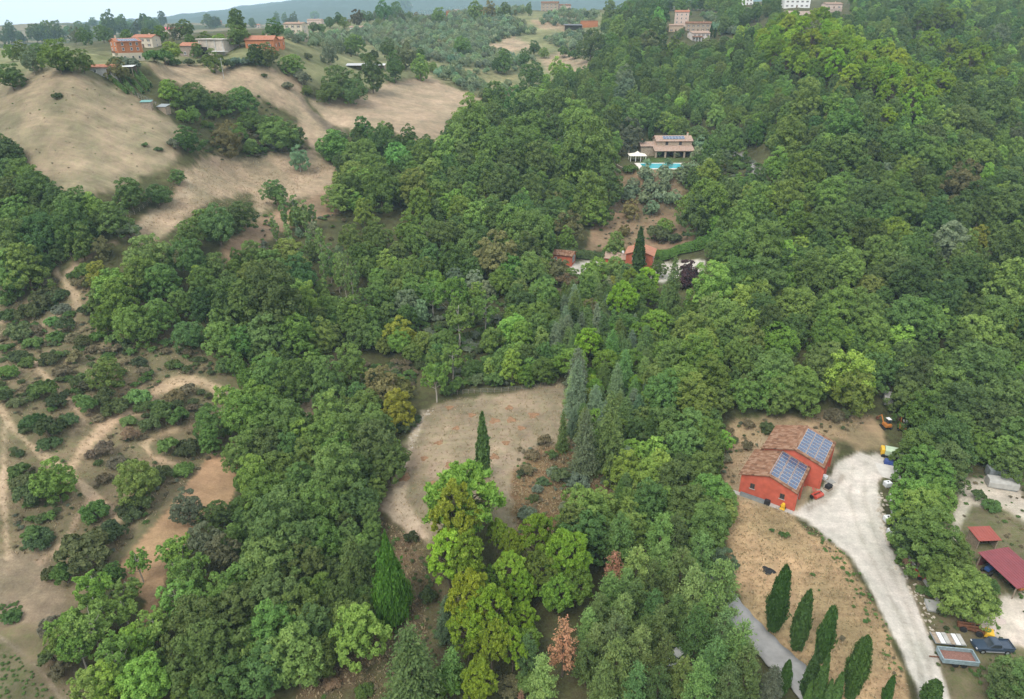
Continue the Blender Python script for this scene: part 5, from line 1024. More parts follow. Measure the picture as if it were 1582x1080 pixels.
# ---------------------------------------------------------------- pickup, trailers, boards at the lower yard
t = thing('pickup_truck', 'dark blue-grey pickup truck beside the pink gravel heap', 'pickup truck', gpos(1531, 1003), -.06)
CARP = plain('dark_blue_car_paint', (.035, .055, .085), .28, .5, var=.08, scale=2)
MB().prism([(-2.65, .45), (2.55, .45), (2.6, 1.0), (-.95, 1.06), (-2.55, .98)], -.9, .9, 'y').build('body', CARP, t, bevel=.10)
MB().prism([(-1.05, 1.04), (.85, 1.04), (.70, 1.72), (-.35, 1.76)], -.78, .78, 'y').build('cabin', CARP, t, bevel=.12)
w = MB(); w.prism([(-1.0, 1.1), (-.93, 1.1), (-.36, 1.70), (-.43, 1.70)], -.68, .68, 'y'); w.build('windscreen', GLASS, t)
for s in (-1, 1): MB().prism([(-.82, 1.12), (.72, 1.12), (.62, 1.62), (-.38, 1.66)], s * .80 - .02, s * .80 + .02, 'y').build('side_window', GLASS, t)
m = MB(); m.box(1.0, 2.5, -.85, .85, 1.0, 1.06); [m.box(.95, 2.6, y, y + .07, 1.06, 1.28) for y in (-.9, .83)]; m.box(2.52, 2.6, -.83, .83, 1.06, 1.28); m.build('cargo_bed', CARP, t)
for x in (-1.75, 1.65):
    for s in (-1, 1):
        o = MB().cyl((x, s * .75, .40), (x, s * .97, .40), .40, k=18).build('wheel', RUBBER, t); MB().cyl((x, s * .96, .40), (x, s * .985, .40), .22, k=12).build('rim', GREY_METAL, o)
for s in (-1, 1): MB().box(-2.66, -2.58, s * .72 - .14, s * .72 + .14, .78, .92).build('headlight', LIGHT_PLASTIC, t); MB().box(-1.3, 1.2, s * .93 - .05, s * .93 + .05, .40, .50).build('running_board', PANEL_FRAME, t)
t = thing('box_trailer', 'grey open farm trailer with a reddish-brown floor', 'trailer', gpos(1476, 1022), -.12)
GT = plain('blue_grey_paint', (.24, .31, .33), .6, .3, var=.2, scale=3); FL = plain('brown_floor_boards', (.22, .12, .095), .9, .1, var=.25, scale=5)
MB().box(-2.3, 2.3, -1.05, 1.05, .75, .85).build('floor', FL, t)
for nm, a in (('side_panel', (-2.35, 2.35, -1.13, -1.05)), ('side_panel', (-2.35, 2.35, 1.05, 1.13)), ('end_panel', (-2.38, -2.3, -1.05, 1.05)), ('end_panel', (2.3, 2.38, -1.05, 1.05))):
    o = MB().box(*a, .70, 1.45).build(nm, GT, t); m = MB(); m.box(a[0] - .03, a[1] + .03, a[2] - .03, a[3] + .03, 1.40, 1.47); m.box(a[0] - .02, a[1] + .02, a[2] - .02, a[3] + .02, .98, 1.03); m.build('rail', GT, o)
for x in (-.5, .6):
    for s in (-1, 1): MB().cyl((x, s * .85, .40), (x, s * 1.08, .40), .40, k=16).build('wheel', RUBBER, t)
MB().box(-2.2, 2.2, -.35, .35, .5, .68).box(-3.6, -2.2, -.08, .08, .5, .62).build('chassis', RUST, t)
t = thing('flat_trailer', 'flat trailer carrying whitish boards behind the grey farm trailer', 'trailer', gpos(1464, 992), -.12)
MB().box(-2.2, 2.0, -1.0, 1.0, .55, .65).build('bed', GREY_METAL, t)
for i in range(6): MB().box(-2.1 + i * .68, -1.5 + i * .68, -.98, .98, .66, .72 + .05 * (i % 3)).build('board', (WOOD, LIGHT_PLASTIC, CONCRETE)[i % 3], t)
for s in (-1, 1): MB().cyl((.2, s * .8, .32), (.2, s * 1.02, .32), .32, k=14).build('wheel', RUBBER, t)
t = thing('board_stack', 'stack of grey corrugated sheets lying by the shrubs', 'sheets', gpos(1444, 938), -.25)
for i in range(3): MB().box(-1.3 + .05 * i, 1.2 + .05 * i, -1.2, 1.2, .05 + .1 * i, .11 + .1 * i).build('sheet', CONCRETE if i != 1 else GREY_METAL, t)
t = thing('rusty_loader', 'rusty loader frame with a yellow bucket behind the pickup', 'machine', gpos(1506, 977), -.45)
MB().box(-2.4, 1.0, -.5, .5, .5, .85).cyl((-2.2, -.3, .8), (.4, -.3, 1.5), .14, k=6).cyl((-2.2, .3, .8), (.4, .3, 1.5), .14, k=6).build('frame', RUST, t); MB().prism([(1.0, .3), (2.3, .35), (2.2, 1.0), (1.2, 1.05)], -.7, .7, 'y').build('bucket', YELLOW_PAINT, t, bevel=.05)
for x in (-1.6, .4):
    for s in (-1, 1): MB().cyl((x, s * .5, .45), (x, s * .8, .45), .45, k=14).build('wheel', RUBBER, t)
def mound(name, u, v, R, h, mat, label, cat, seed, kind=None, group=None, sq=.8):
    p = gpos(u, v); V, Q = [], []; n_, k = 24, 7
    j, i = np.mgrid[0:k, 0:n_]; j = j.ravel(); a = i.ravel() * 6.283 / n_; q = j / (k - 1); rr = R * (1 - q) * (1 + .22 * np.sin(a * 3 + seed) + .12 * np.sin(a * 5 + seed * 2) + RNG.normal(size=len(a)) * .05)
    x, y = rr * np.cos(a), rr * sq * np.sin(a); V = np.stack([x, y, zt(p.x + x, p.y + y) - p.z + h * (1 - (1 - q) ** 1.6) + np.where(j > 0, .02, -.05) + RNG.uniform(-.03, .03, len(a))], 1)
    for j in range(k - 1):
        for i in range(n_): Q.append((j * n_ + i, j * n_ + (i + 1) % n_, (j + 1) * n_ + (i + 1) % n_, (j + 1) * n_ + i))
    me = new_mesh(name, V, Q, [mat], smooth=True); return tag(link(name, me, loc=p), label, cat, group, kind)
mound('gravel_heap', 1517, 956, 3.0, 1.1, plain('pinkish_gravel', (.50, .42, .37), .95, .05, var=.15, scale=6, bump=.5), 'pinkish gravel heap behind the rusty loader', 'gravel heap', 1)
mound('ash_heap', 1187, 882, 1.1, .3, plain('charred_ash', (.03, .03, .03), .95, .05, var=.4, scale=5, bump=.5), 'black burnt patch in the tan field above the cypress row', 'ash heap', 2)
# ---------------------------------------------------------------- sheds of the lower yard
def shed(u, v, W, D, h, rz, label, roofmat, wallmat, slope=.6, sides='LB', name='shed'):
    t = thing(name, label, 'shed', gpos(u, v), rz)
    for x in (-W / 2, W / 2 - .15):
        for y in (-D / 2, D / 2 - .15): MB().box(x, x + .15, y, y + .15, -1, h + (slope if y > 0 else 0)).build('post', WOOD, t)
    for s in sides:
        a = {'L': (-W / 2 - .04, -W / 2 + .0, -D / 2, D / 2), 'R': (W / 2, W / 2 + .04, -D / 2, D / 2), 'B': (-W / 2, W / 2, D / 2, D / 2 + .04), 'F': (-W / 2, W / 2, -D / 2 - .04, -D / 2)}[s]
        MB().box(*a, -1, h - .05).build('wall', wallmat, t)
    L = math.hypot(D + .6, slope * (D + .6) / D); m = MB(); n_ = int((W + .6) / .25); V, Q = [], []
    for i in range(n_ + 1):
        x = -W / 2 - .3 + (W + .6) * i / n_; dz = .03 * (i % 2)
        for y in (-D / 2 - .3, D / 2 + .3): V += [(x, y, h + .08 + dz + slope * (y + D / 2) / D)]
    for i in range(n_): Q.append((2 * i, 2 * i + 2, 2 * i + 3, 2 * i + 1))
    o = MB().add(V, Q).build('roof', roofmat, t); so = o.modifiers.new('thick', 'SOLIDIFY'); so.thickness = .04; return t
shed(1515, 840, 3.4, 2.6, 2.0, .05, 'small shed with a bright red sheet roof', plain('bright_red_sheet', (.27, .06, .042), .5, .35, var=.12, scale=.8), WOOD, .3, 'LBR')
t = shed(1556, 896, 5.4, 7.0, 2.4, .22, 'large open shed with a faded crimson sheet roof', RED_SHEET, plain('dark_red_boards', (.16, .05, .045), .8, .2, var=.2), .5, 'BR', 'open_shed')
t = thing('blue_tractor', 'blue tractor parked in the mouth of the crimson-roofed shed', 'tractor', gpos(1530, 882), .5); BLUE = plain('blue_machine_paint', (.03, .08, .22), .45, .4, var=.12)
MB().box(-1.6, .2, -.4, .4, .7, 1.25).build('bonnet', BLUE, t, bevel=.08); MB().box(.2, 1.3, -.6, .6, .8, 2.2, taper=.85).build('cab', GLASS, t, bevel=.06); MB().box(.15, 1.35, -.6, .6, 2.2, 2.3).build('cab_roof', WHITE, t)
for s in (-1, 1): MB().cyl((.9, s * .6, .72), (.9, s * 1.0, .72), .72, k=18).build('wheel', RUBBER, t); MB().cyl((-1.2, s * .5, .4), (-1.2, s * .8, .4), .4, k=14).build('wheel', RUBBER, t)
t = thing('white_container', 'long white rounded container at the edge of the dark trees', 'container', gpos(1546, 752), -.25)
MB().prism([(-1.1, .2), (1.1, .2), (1.1, 1.3), (.8, 1.9), (-.8, 1.9), (-1.1, 1.3)], -2.6, 2.6, 'x').build('shell', CONCRETE, t, bevel=.1); MB().box(-2.4, 2.4, -.8, .8, -.3, .2).build('skid', GREY_METAL, t)
t = thing('grey_lorry_box', 'grey metal box body half hidden behind the white container', 'box body', gpos(1546, 738), -.25); MB().box(-2.6, 2.6, -1.1, 1.1, .3, 2.0).build('body', GREY_METAL, t, bevel=.05); MB().box(-2.4, 2.4, -.8, .8, -.3, .3).build('skid', RUST, t)
t = thing('parked_van', 'grey van in the dark shade above the excavators', 'van', gpos(1370, 622), 1.2); MB().prism([(-2.2, .4), (2.2, .4), (2.2, 1.9), (-1.2, 2.0), (-2.0, 1.2)], -.9, .9, 'y').build('body', CONCRETE, t, bevel=.1); MB().prism([(-1.95, 1.25), (-1.9, 1.25), (-1.25, 1.9), (-1.3, 1.9)], -.7, .7, 'y').build('windscreen', GLASS, t)
for x in (-1.4, 1.3):
    for s in (-1, 1): MB().cyl((x, s * .72, .34), (x, s * .94, .34), .34, k=12).build('wheel', RUBBER, t)
t = thing('parked_car', 'pale grey car glimpsed between the young pines', 'car', gpos(1044, 1020), .7)
MB().prism([(-2.0, .35), (2.0, .35), (2.0, .85), (1.1, .95), (-1.2, .95), (-2.0, .8)], -.8, .8, 'y').build('body', LIGHT_PLASTIC, t, bevel=.1); MB().prism([(-1.1, .95), (1.2, .95), (.8, 1.42), (-.5, 1.42)], -.7, .7, 'y').build('cabin', GLASS, t, bevel=.08); MB().box(-.5, .8, -.66, .66, 1.42, 1.46).build('roof', LIGHT_PLASTIC, t)
for x in (-1.25, 1.25):
    for s in (-1, 1): MB().cyl((x, s * .64, .31), (x, s * .84, .31), .31, k=14).build('wheel', RUBBER, t)

# ---------------------------------------------------------------- draped lines: lane, low wall, stone row
def ribbon(line_uv, width, lift, n_=60, thick=0.0):
    p, _ = ground_hits([q[0] for q in line_uv], [q[1] for q in line_uv]); seg = np.linalg.norm(np.diff(p, axis=0), axis=1); s = np.concatenate([[0], np.cumsum(seg)])
    ts = np.linspace(0, s[-1], n_); X, Y = np.interp(ts, s, p[:, 0]), np.interp(ts, s, p[:, 1])
    for _i in range(6): X[1:-1] = (X[:-2] + 2 * X[1:-1] + X[2:]) / 4; Y[1:-1] = (Y[:-2] + 2 * Y[1:-1] + Y[2:]) / 4
    dx, dy = np.gradient(X), np.gradient(Y); L = np.hypot(dx, dy); nx, ny = -dy / L, dx / L; return X, Y, nx, ny
def draped(name, line_uv, width, lift, mat, n_=70, cols=5):
    X, Y, nx, ny = ribbon(line_uv, width, lift, n_); V, Q = [], []
    w = width * (1 + .05 * np.sin(np.arange(n_) * .9))[:, None] * (np.arange(cols) / (cols - 1) - .5)[None]; a, b = X[:, None] + nx[:, None] * w, Y[:, None] + ny[:, None] * w
    z = zt(a, b); V = np.stack([a, b, .55 * z.max(1, keepdims=True) + .45 * z + lift], -1).reshape(-1, 3)
    for i in range(n_ - 1):
        for j in range(cols - 1): Q.append((i * cols + j, i * cols + j + 1, (i + 1) * cols + j + 1, (i + 1) * cols + j))
    o = link(name, new_mesh(name, V, Q, [mat], smooth=True)); so = o.modifiers.new('thick', 'SOLIDIFY'); so.thickness = .3; so.offset = -1; return o
tag(draped('road', [(1085,890),(1140,955),(1180,998),(1220,1036),(1248,1064),(1275,1110)], 4.2, .10, plain('old_asphalt', (.29, .285, .275), .92, .1, var=.14, scale=.9, bump=.15)), kind='structure')
def low_wall(name, line, h, th, mat, label, cat, n_=46):
    X, Y, nx, ny = ribbon(line, 1, 0, n_); V, Q = [], []
    for i in range(n_):
        z = float(zt(X[i], Y[i])[0]); a = th / 2
        V += [(X[i] - nx[i] * a, Y[i] - ny[i] * a, z - .5), (X[i] - nx[i] * a, Y[i] - ny[i] * a, z + h), (X[i] + nx[i] * a, Y[i] + ny[i] * a, z + h), (X[i] + nx[i] * a, Y[i] + ny[i] * a, z - .5)]
    for i in range(n_ - 1):
        for j in range(3): Q.append((i * 4 + j, i * 4 + j + 1, i * 4 + 5 + j, i * 4 + 4 + j))
    Q += [(0, 1, 2, 3), (len(V) - 1, len(V) - 2, len(V) - 3, len(V) - 4)]
    return tag(link(name, new_mesh(name, V, Q, [mat])), label, cat)
low_wall('concrete_wall', [(1374,765),(1378,800),(1388,838),(1405,866),(1422,890),(1436,912),(1448,930)], .55, .25, CONCRETE, 'low concrete wall curving along the right side of the gravel drive', 'wall')
low_wall('terrace_wall', [(945,252),(955,262),(975,266)], 1.1, .4, STONE, 'short stone terrace wall below the white gazebo', 'wall', 14)
# row of pale stones at the clearing's edge
stone_me = []
for i in range(4):
    V, Q = [], []; r = np.random.default_rng(900 + i); n_, k = 8, 5
    for j in range(k):
        for a in range(n_):
            th, ph = a * 6.283 / n_, math.pi * (j + .15) / (k - .7); q = 1 + r.normal() * .14; V.append((math.cos(th) * math.sin(ph) * q * .5, math.sin(th) * math.sin(ph) * q * .42, math.cos(ph) * .32 * q))
    for j in range(k - 1):
        for a in range(n_): Q.append((j * n_ + a, (j + 1) * n_ + a, (j + 1) * n_ + (a + 1) % n_, j * n_ + (a + 1) % n_))
    Q.append(tuple(range(n_))); Q.append(tuple(range((k - 1) * n_, k * n_))[::-1]); stone_me.append(new_mesh('stone', V, Q, [plain('pale_limestone', (.42, .37, .30), .9, .1, var=.25, scale=3)]))
wall_root = thing('stone_row', 'row of pale loose stones edging the clearing beside the oaks', 'stone row', gpos(645, 665))
def stones_on(line, n_, root, lo, hi, wob=3.0):
    us = np.interp(np.linspace(0, len(line) - 1, n_), range(len(line)), [q[0] for q in line]) + RNG.normal(size=n_) * wob; vs = np.interp(np.linspace(0, len(line) - 1, n_), range(len(line)), [q[1] for q in line]) + RNG.normal(size=n_) * wob
    p, _ = ground_hits(us, vs)
    for q in p:
        o = link('stone', rnd.choice(stone_me), root, Vector(q) - Vector(root.location)); s = rnd.uniform(lo, hi); o.scale = (s, s, s * .8); o.rotation_euler = (0, 0, rnd.random() * 6)
stones_on([(668,632),(652,648),(640,672),(630,700),(622,722)], 34, wall_root, .3, .8, 2.5)
rub = thing('rubble_strip', 'strip of loose rubble and stones along the right verge of the drive', 'rubble', gpos(1362, 780))
stones_on([(1358,762),(1360,790),(1366,815),(1374,840)], 60, rub, .25, .9, 3.0); stones_on([(1385,870),(1410,905),(1430,945),(1440,975)], 60, rub, .15, .6, 5.0)
EARTH = plain('orange_earth', (.25, .15, .085), .95, .05, var=.25, scale=2.5, bump=.5)
spots = [(400, 540, q) for q in ((1165,355),(1300,400),(1440,435),(1530,355),(1205,480),(1100,570),(1510,570),(1010,665),(1165,705),(1440,655),(890,785),(1050,825),(1330,770))] + [(800, 540, q) for q in ((95,400),(20,480),(-40,430))]
MOUNDS = []
for i, (a, b, q) in enumerate(spots): MOUNDS.append(mound('earth_mound', a + q[0] / 3.955, b + q[1] / 3.955, rnd.uniform(.75, 1.2), .2, EARTH, 'x', 'earth mound', i, group='orange earth mounds on the clearing', sq=1.0))

# ---------------------------------------------------------------- villa, gazebo, pool
vz = PAD_VILLA.z; v_o = flat_at(1043, 243, vz); vrz = .03
villa = thing('stone_villa', 'stone villa with tiled roofs and solar strip behind the pool', 'house', v_o + Vector((0, 5, 0)), vrz)
block(villa, 15, 8, 6.0, 20, 'x', STONE, ROOF_PALE, 0, 3, below=2, step=.3); solar(villa, 7, 2, 1.3, 1.2, (0, -1.0 + 1.0, 6.45), 20, 0)
block(villa, 7.5, 7, 4.0, 18, 'x', STONE, ROOF_PALE, -10.2, 2.2, below=2, step=.3)
m = MB(); m.box(-9, 7.4, -6.0, -5.6, -2, 2.4)
for x in (-8.6, -4.6, -.6, 3.4, 7.0): MB().box(x - .35, x + .35, -5.95, -5.3, -1, 2.6).build('pillar', STONE, villa)
MB().box(-9.0, 7.4, -5.35, -5.0, 2.3, 2.75).build('arcade_beam', STONE, villa); MB().box(-9, 7.4, -1.06, -1.02, -.5, 2.6).build('arcade_shade', DARK, villa)  # near-black sheet across the wall paints in the shade under the porch
pr = link('porch_roof', roof_sheet(17, 5.4, .3).mesh('porch_roof', [ROOF_PALE]), villa, (-.8, -6.3, 2.65)); pr.rotation_euler = (math.radians(15), 0, 0)
for x in (-3.2, 2.6): window(villa, 'F', 15, 8, x, 4.3, 1.2, 1.5, oy=3, frame=SHUTTER)
chimney(villa, 6.6, 4, 7.6); chimney(villa, -12.8, 3, 5.2, .9)
g = thing('white_gazebo', 'white tent-roofed gazebo left of the pool', 'gazebo', flat_at(984, 248, vz)); g.scale = (.85, .85, .85)
for x in (-3.6, -1.2, 1.2, 3.6):
    for y in (-3, 3): MB().box(x - .12, x + .12, y - .12, y + .12, -1.5, 2.7).build('post', WHITE, g)
V = [(-4.2, -3.5, 2.7), (4.2, -3.5, 2.7), (4.2, 3.5, 2.7), (-4.2, 3.5, 2.7)] + [(-1.3, -1.1, 3.5), (1.3, -1.1, 3.5), (1.3, 1.1, 3.5), (-1.3, 1.1, 3.5), (0, 0, 4.5)]
o = MB().add(V, [(0, 1, 5, 4), (1, 2, 6, 5), (2, 3, 7, 6), (3, 0, 4, 7), (4, 5, 8), (5, 6, 8), (6, 7, 8), (7, 4, 8)]).build('canopy', plain('cream_canvas', (.74, .69, .58), .9, .1, var=.05), g); so = o.modifiers.new('thick', 'SOLIDIFY'); so.thickness = .05
pool_p = flat_at(1023, 257, vz)
pool = thing('swimming_pool', 'turquoise swimming pool with white stone surround before the villa', 'pool', pool_p, .0)
m = MB(); [m.box(*a, -1.5, .22) for a in ((-10, 10, -6.4, -5.0), (-10, 10, 5.0, 6.0), (-10, -8, -5, 5), (8, 10, -5, 5))]; m.build('surround', plain('pale_paving', (.62, .58, .52), .85, .15, var=.08), pool)
MB().box(-8, 8, -5, 5, -.1, .14).build('water', plain('pool_water', (.05, .45, .52), .08, .5, var=.08, scale=.6), pool)
# ---------------------------------------------------------------- red house and red garage in the middle
rh = thing('red_house', 'brick red two-storey house behind the tall cypress spire', 'house', PAD_RED + Vector((-2.2, 2, 0)), -.28)
block(rh, 8.5, 7.5, 5.4, 18, 'y', BRICK_RED, ROOF_RED, below=2, step=.25); block(rh, 7, 6, 3.0, 18, 'x', BRICK_RED, ROOF_PALE, -7.6, .5, below=2, step=.3)
for y in (-1.8, 1.6): window(rh, 'R', 8.5, 7.5, y, 3.3, .9, 1.3); window(rh, 'F', 8.5, 7.5, y, 3.3, .9, 1.3)
window(rh, 'R', 8.5, 7.5, 1.6, .9, .9, 1.2); door(rh, 'R', 8.5, 7.5, -1.6, 1.2, 2.2); chimney(rh, -2, 1, 6.6, 1.0, .6, BRICK_RED)
MB().cyl((0, 0, 0), (.12, -.1, .05), .5, .42, 14).cyl((0, 0, -.9), (0, 0, 0), .03, k=5).build('satellite_dish', WHITE, rh, loc=(-5.6, -1.0, 5.0))
ga = thing('red_garage', 'small red garage with grey door and tiled roof', 'garage', gpos(869, 406) + Vector((0, 2, 0)), -.35)
block(ga, 7.5, 4.6, 2.7, 16, 'x', BRICK_RED, ROOF_OLD, below=2, step=.25); door(ga, 'R', 7.5, 4.6, 0, 2.4, 2.2, GREY_METAL); window(ga, 'F', 7.5, 4.6, -1.5, 1.1, .9, .8)
# ---------------------------------------------------------------- hedges (clipped, beside the red house)
def hedge(line, h, w, label, tint, n_=34):
    X, Y, nx, ny = ribbon(line, 1, 0, n_); p = Plant(int(X[0] * 7) % 999); r = p.r; n_l = int(n_ * 190)
    i = r.integers(0, n_ - 1, n_l); t_ = r.random(n_l); x = X[i] * (1 - t_) + X[i + 1] * t_; y = Y[i] * (1 - t_) + Y[i + 1] * t_; ph = r.uniform(-.2, 3.34, n_l); rad = r.uniform(.85, 1.12, n_l)
    lump = 1 + .35 * (fbm(x / 1.6, y / 1.6, 4, 2) - .5); ox, oz = np.cos(ph) * w / 2 * rad * lump, np.maximum(.05, np.sin(ph)) ** .6 * h * rad * lump
    P = np.stack([x + nx[i] * ox, y + ny[i] * ox, zt(x, y) + oz], 1); N = np.stack([nx[i] * np.cos(ph), ny[i] * np.cos(ph), np.sin(ph) + .3], 1)
    p.leaves(P, N, .4, 1.5, lv=np.clip(vnoise(x, y, 5), 0, 1), jitter=.5); V, Q, lv = p.crown(); o = link('hedge', quad_mesh('hedge', V, Q, [LEAF], face_attr={'lv': lv})); o.color = (*tint, 1); return tag(o, label, 'hedge')
hedge([(1012,402),(1040,396),(1070,388),(1098,375),(1112,368)], 3.2, 3.4, 'bright green hedge curving right of the red house', (.12, .24, .045)); hedge([(858,388),(885,396),(912,400),(932,402)], 2.4, 2.6, 'dark hedge behind the small red garage', (.10, .15, .05))
# vineyard rows below the orange house
for i, (a, b) in enumerate((((165,118),(198,146)), ((180,116),(210,148)), ((194,116),(222,146)), ((204,112),(230,142)), ((212,112),(234,136)))):
    o = hedge([a, ((a[0] + b[0]) / 2, (a[1] + b[1]) / 2), b], 1.5, .8, 'x', (.16, .27, .08), 20); o.name = 'vine_row'; tag(o, ('leftmost', 'second', 'middle', 'fourth', 'rightmost')[i] + ' vine row on the slope below the orange house', 'vine row', 'vine rows below the orange house')
# ---------------------------------------------------------------- houses on the ridge and the far hills
oh = thing('orange_house', 'three-storey orange brick house on the ridge with cream ground floor', 'house', PAD_ORANGE + Vector((0, 5, 0)), -.75)
oh.scale = (.72, .72, .72); block(oh, 9, 12.5, 9.4, 17, 'y', ORANGE_WALL, ROOF_RED, below=3, step=.35); MB().box(-4.56, 4.56, -6.31, 6.31, -3, 4.0).build('ground_floor', CREAM, oh)
MB().box(-4.9, 4.9, -2.2, 2.2, -.04, .06).build('solar_sheet', PANEL, oh, loc=(0, 0, 0)) if False else None
solar(oh, 8, 3, 1.2, 1.1, (4.5 + .1, 0, 9.45), 17, math.pi / 2)
for z in (1.2, 5.2, 7.6):
    for x in (-2.6, 2.2): window(oh, 'F', 9.12, 12.62, x, z, 1.1, 1.4)
    for y in (-3.5, .6, 3.8): window(oh, 'R', 9.12, 12.62, y, z, 1.1, 1.4)
MB().box(-2.4, 2.4, -1.3, 0, -.12, 0).build('balcony', CONCRETE, oh, loc=(1.5, -6.3, 4.0)); MB().box(-2.4, 2.4, -1.28, -1.22, 0, 1.0).build('balcony_rail', SHUTTER, oh, loc=(1.5, -6.3, 4.0)); chimney(oh, -1.5, -4, 11.2)
MB().box(-2.2, 2.2, -3, 3, -3, 5.2).build('side_wing', CREAM, oh, loc=(-6.75, 1.0, 0))
def house(u, v, W, D, h, rz, label, wall, roof, pitch=17, ridge='x', wins=3, storeys=2, name='farmhouse', chim=True, doors=True, cat='house', shut=True, frame=None):
    t = thing(name, label, cat, gpos(u, v) + Vector((0, D / 2, 0)), rz); t.scale = (.82, .82, .82) if v < 80 else (1, 1, 1); rise = block(t, W, D, h, pitch, ridge, wall, roof, below=4, step=.5)
    for s in range(storeys):
        z = .9 + s * (h - .4) / storeys
        for i in range(wins):
            x = (i - (wins - 1) / 2) * W / max(1, wins) * .95
            if s == 0 and i == wins // 2 and doors: door(t, 'F', W, D, x, 1.1, 2.1); continue
            window(t, 'F', W, D, x, z, .95, 1.25, shutters=shut)
        window(t, 'R', W, D, 0, z, .95, 1.25); window(t, 'L', W, D, 0, z, .95, 1.25)
    if chim: chimney(t, W * .2, 0, h + rise * .8)
    return t
house(222, 74, 12, 9, 5.5, -.1, 'cream house with tiled roof behind the orange house', CREAM, ROOF_RED)
house(296, 88, 9, 8, 4.5, -.15, 'stone barn with a low tiled roof next to the concrete hall', plain('grey_stone_wall', (.27, .22, .18), .95, .1, var=.25, scale=2), ROOF_RED, 15, wins=2, storeys=1, name='stone_barn', chim=False, cat='barn', shut=False)
t = thing('concrete_hall', 'unfinished pale concrete hall on the ridge between two houses', 'hall', gpos(333, 86) + Vector((0, 6, 0)), -.35)
MB().box(-7, 7, -5, 5, -4, 6.4).build('wall', plain('pale_block_wall', (.42, .37, .31), .95, .1, var=.2, scale=.7), t); MB().box(-7.6, 7.6, -5.6, 5.6, 6.4, 6.75).build('roof', plain('fibre_cement', (.46, .42, .38), .9, .1, var=.15, scale=.6), t)
for x in (-6.2, -2, 2.2, 6.4): MB().box(x - .25, x + .25, -5.2, -4.98, -3, 6.4).build('pier', CONCRETE, t)
MB().box(-5.6, -2.4, -5.06, -5.02, 0, 3.4).build('opening', DARK, t); MB().box(2.2, 9, -8.4, -5.2, 1.8, 1.95).build('lean_to', LIGHT_PLASTIC, t)
house(400, 75, 15, 10, 4.2, .05, 'orange house with a wide hipped tile roof at the field top', ORANGE_WALL, ROOF_RED, 20, wins=4, storeys=1)
house(425, 72, 7, 7, 3.6, .1, 'small orange annex right of the wide orange house', ORANGE_WALL, ROOF_RED, 18, wins=2, storeys=1, chim=False)
house(455, 59, 12, 10, 8.2, -.12, 'tall pale block house standing alone above the olive trees', CREAM, ROOF_PALE, 10, wins=3, storeys=3); house(474, 56, 5, 6, 4.0, -.12, 'low pale wing attached to the tall block house', PINK, ROOF_PALE, 14, wins=1, storeys=1, chim=False, doors=False)
house(553, 49, 15, 9, 3.4, .1, 'low white villa on the olive hillside with a grey roof', WHITE, ROOF_PALE, 12, wins=4, storeys=1)
house(486, 38, 17, 9, 4.6, -.1, 'long pale house below the blue mountain', PINK, ROOF_PALE, 14, wins=4, storeys=1)
house(337, 37, 12, 9, 5.5, .2, 'small orange house among dark trees on the skyline', ORANGE_WALL, ROOF_RED, 18, storeys=1)
house(397, 43, 10, 8, 5, .1, 'ochre house half hidden at the skyline trees', PINK, ROOF_RED, 18, storeys=2, wins=2)
house(660, 25, 14, 9, 6, -.1, 'stone house at the top of the olive grove', STONE, ROOF_OLD, 18); house(706, 18, 22, 10, 9, .05, 'large pinkish farmhouse on the ridge above the olive grove', PINK, ROOF_RED, 16, wins=5, storeys=3)
house(697, 25, 11, 7, 4.5, 0, 'low tiled house in front of the large pinkish farmhouse', ORANGE_WALL, ROOF_OLD, 16, storeys=1); house(738, 25, 9, 7, 5.5, .2, 'narrow white house right of the pinkish farmhouse', WHITE, ROOF_RED, 18, wins=2); house(635, 10, 12, 8, 8, .1, 'pale building peeking over the ridge trees', CREAM, ROOF_PALE, 15)
house(850, 18, 20, 12, 9, -.15, 'big old stone farmstead on the far hilltop', STONE, ROOF_OLD, 16, wins=4, storeys=3); house(872, 17, 14, 9, 6, .2, 'lower stone barn right of the hilltop farmstead', PINK, ROOF_OLD, 16, storeys=1); house(838, 14, 8, 8, 7, .1, 'whitewashed end house left of the hilltop farmstead', WHITE, ROOF_PALE, 16, wins=2)
t = shed(885, 46, 14, 7, 3.2, .05, 'dark open field shed by the bare hillside', plain('dark_sheet', (.10, .10, .11), .6, .3), WOOD, .8, 'BLR', 'field_shed'); t = thing('orange_retaining_wall', 'orange block wall next to the dark open shed', 'wall', gpos(910, 42)); MB().box(-7, 7, -.4, .4, -2, 4.5).box(6.2, 7, .4, 8, -2, 4.5).build('blocks', ORANGE_WALL, t); MB().box(-7.2, 7.2, -.55, .55, 4.5, 4.8).build('coping', ROOF_RED, t)
ht = thing('hill_hamlet_tower', 'tall pink tower house of the hill hamlet', 'house', gpos(1055, 42) + Vector((0, 6, 0)), -.25)
ht.scale = (.78, .78, .78); block(ht, 12, 10, 12, 14, 'x', PINK, ROOF_RED, below=6, step=.5)
for z in (3.2, 6.2, 9.2):
    for x in (-3.8, 0, 3.8): window(ht, 'F', 12, 10, x, z, 1.0, 1.5)
    window(ht, 'R', 12, 10, 0, z, 1, 1.5); window(ht, 'L', 12, 10, 0, z, 1, 1.5)
chimney(ht, 5, 2, 13.5)
house(1080, 49, 20, 9, 6, -.2, 'long stone wing right of the pink tower house', STONE, ROOF_OLD, 16, wins=5, storeys=2); house(1046, 50, 11, 8, 5, -.25, 'stone terrace building under the pink tower house', plain('warm_stone', (.45, .34, .25), .95, .1, var=.25, scale=2), ROOF_PALE, 12, wins=3, storeys=1)
t = house(1081, 63, 15, 9, 5.4, .22, 'whitish house with a columned porch lowest in the hamlet', plain('pinkish_white_render', (.60, .53, .49), .9, .1, var=.1), ROOF_PALE, 16, wins=4, storeys=2)
for x in (-6, -3.4, -.8): MB().box(x - .2, x + .2, -7.3, -6.9, -3, 2.6).build('porch_column', WHITE, t)
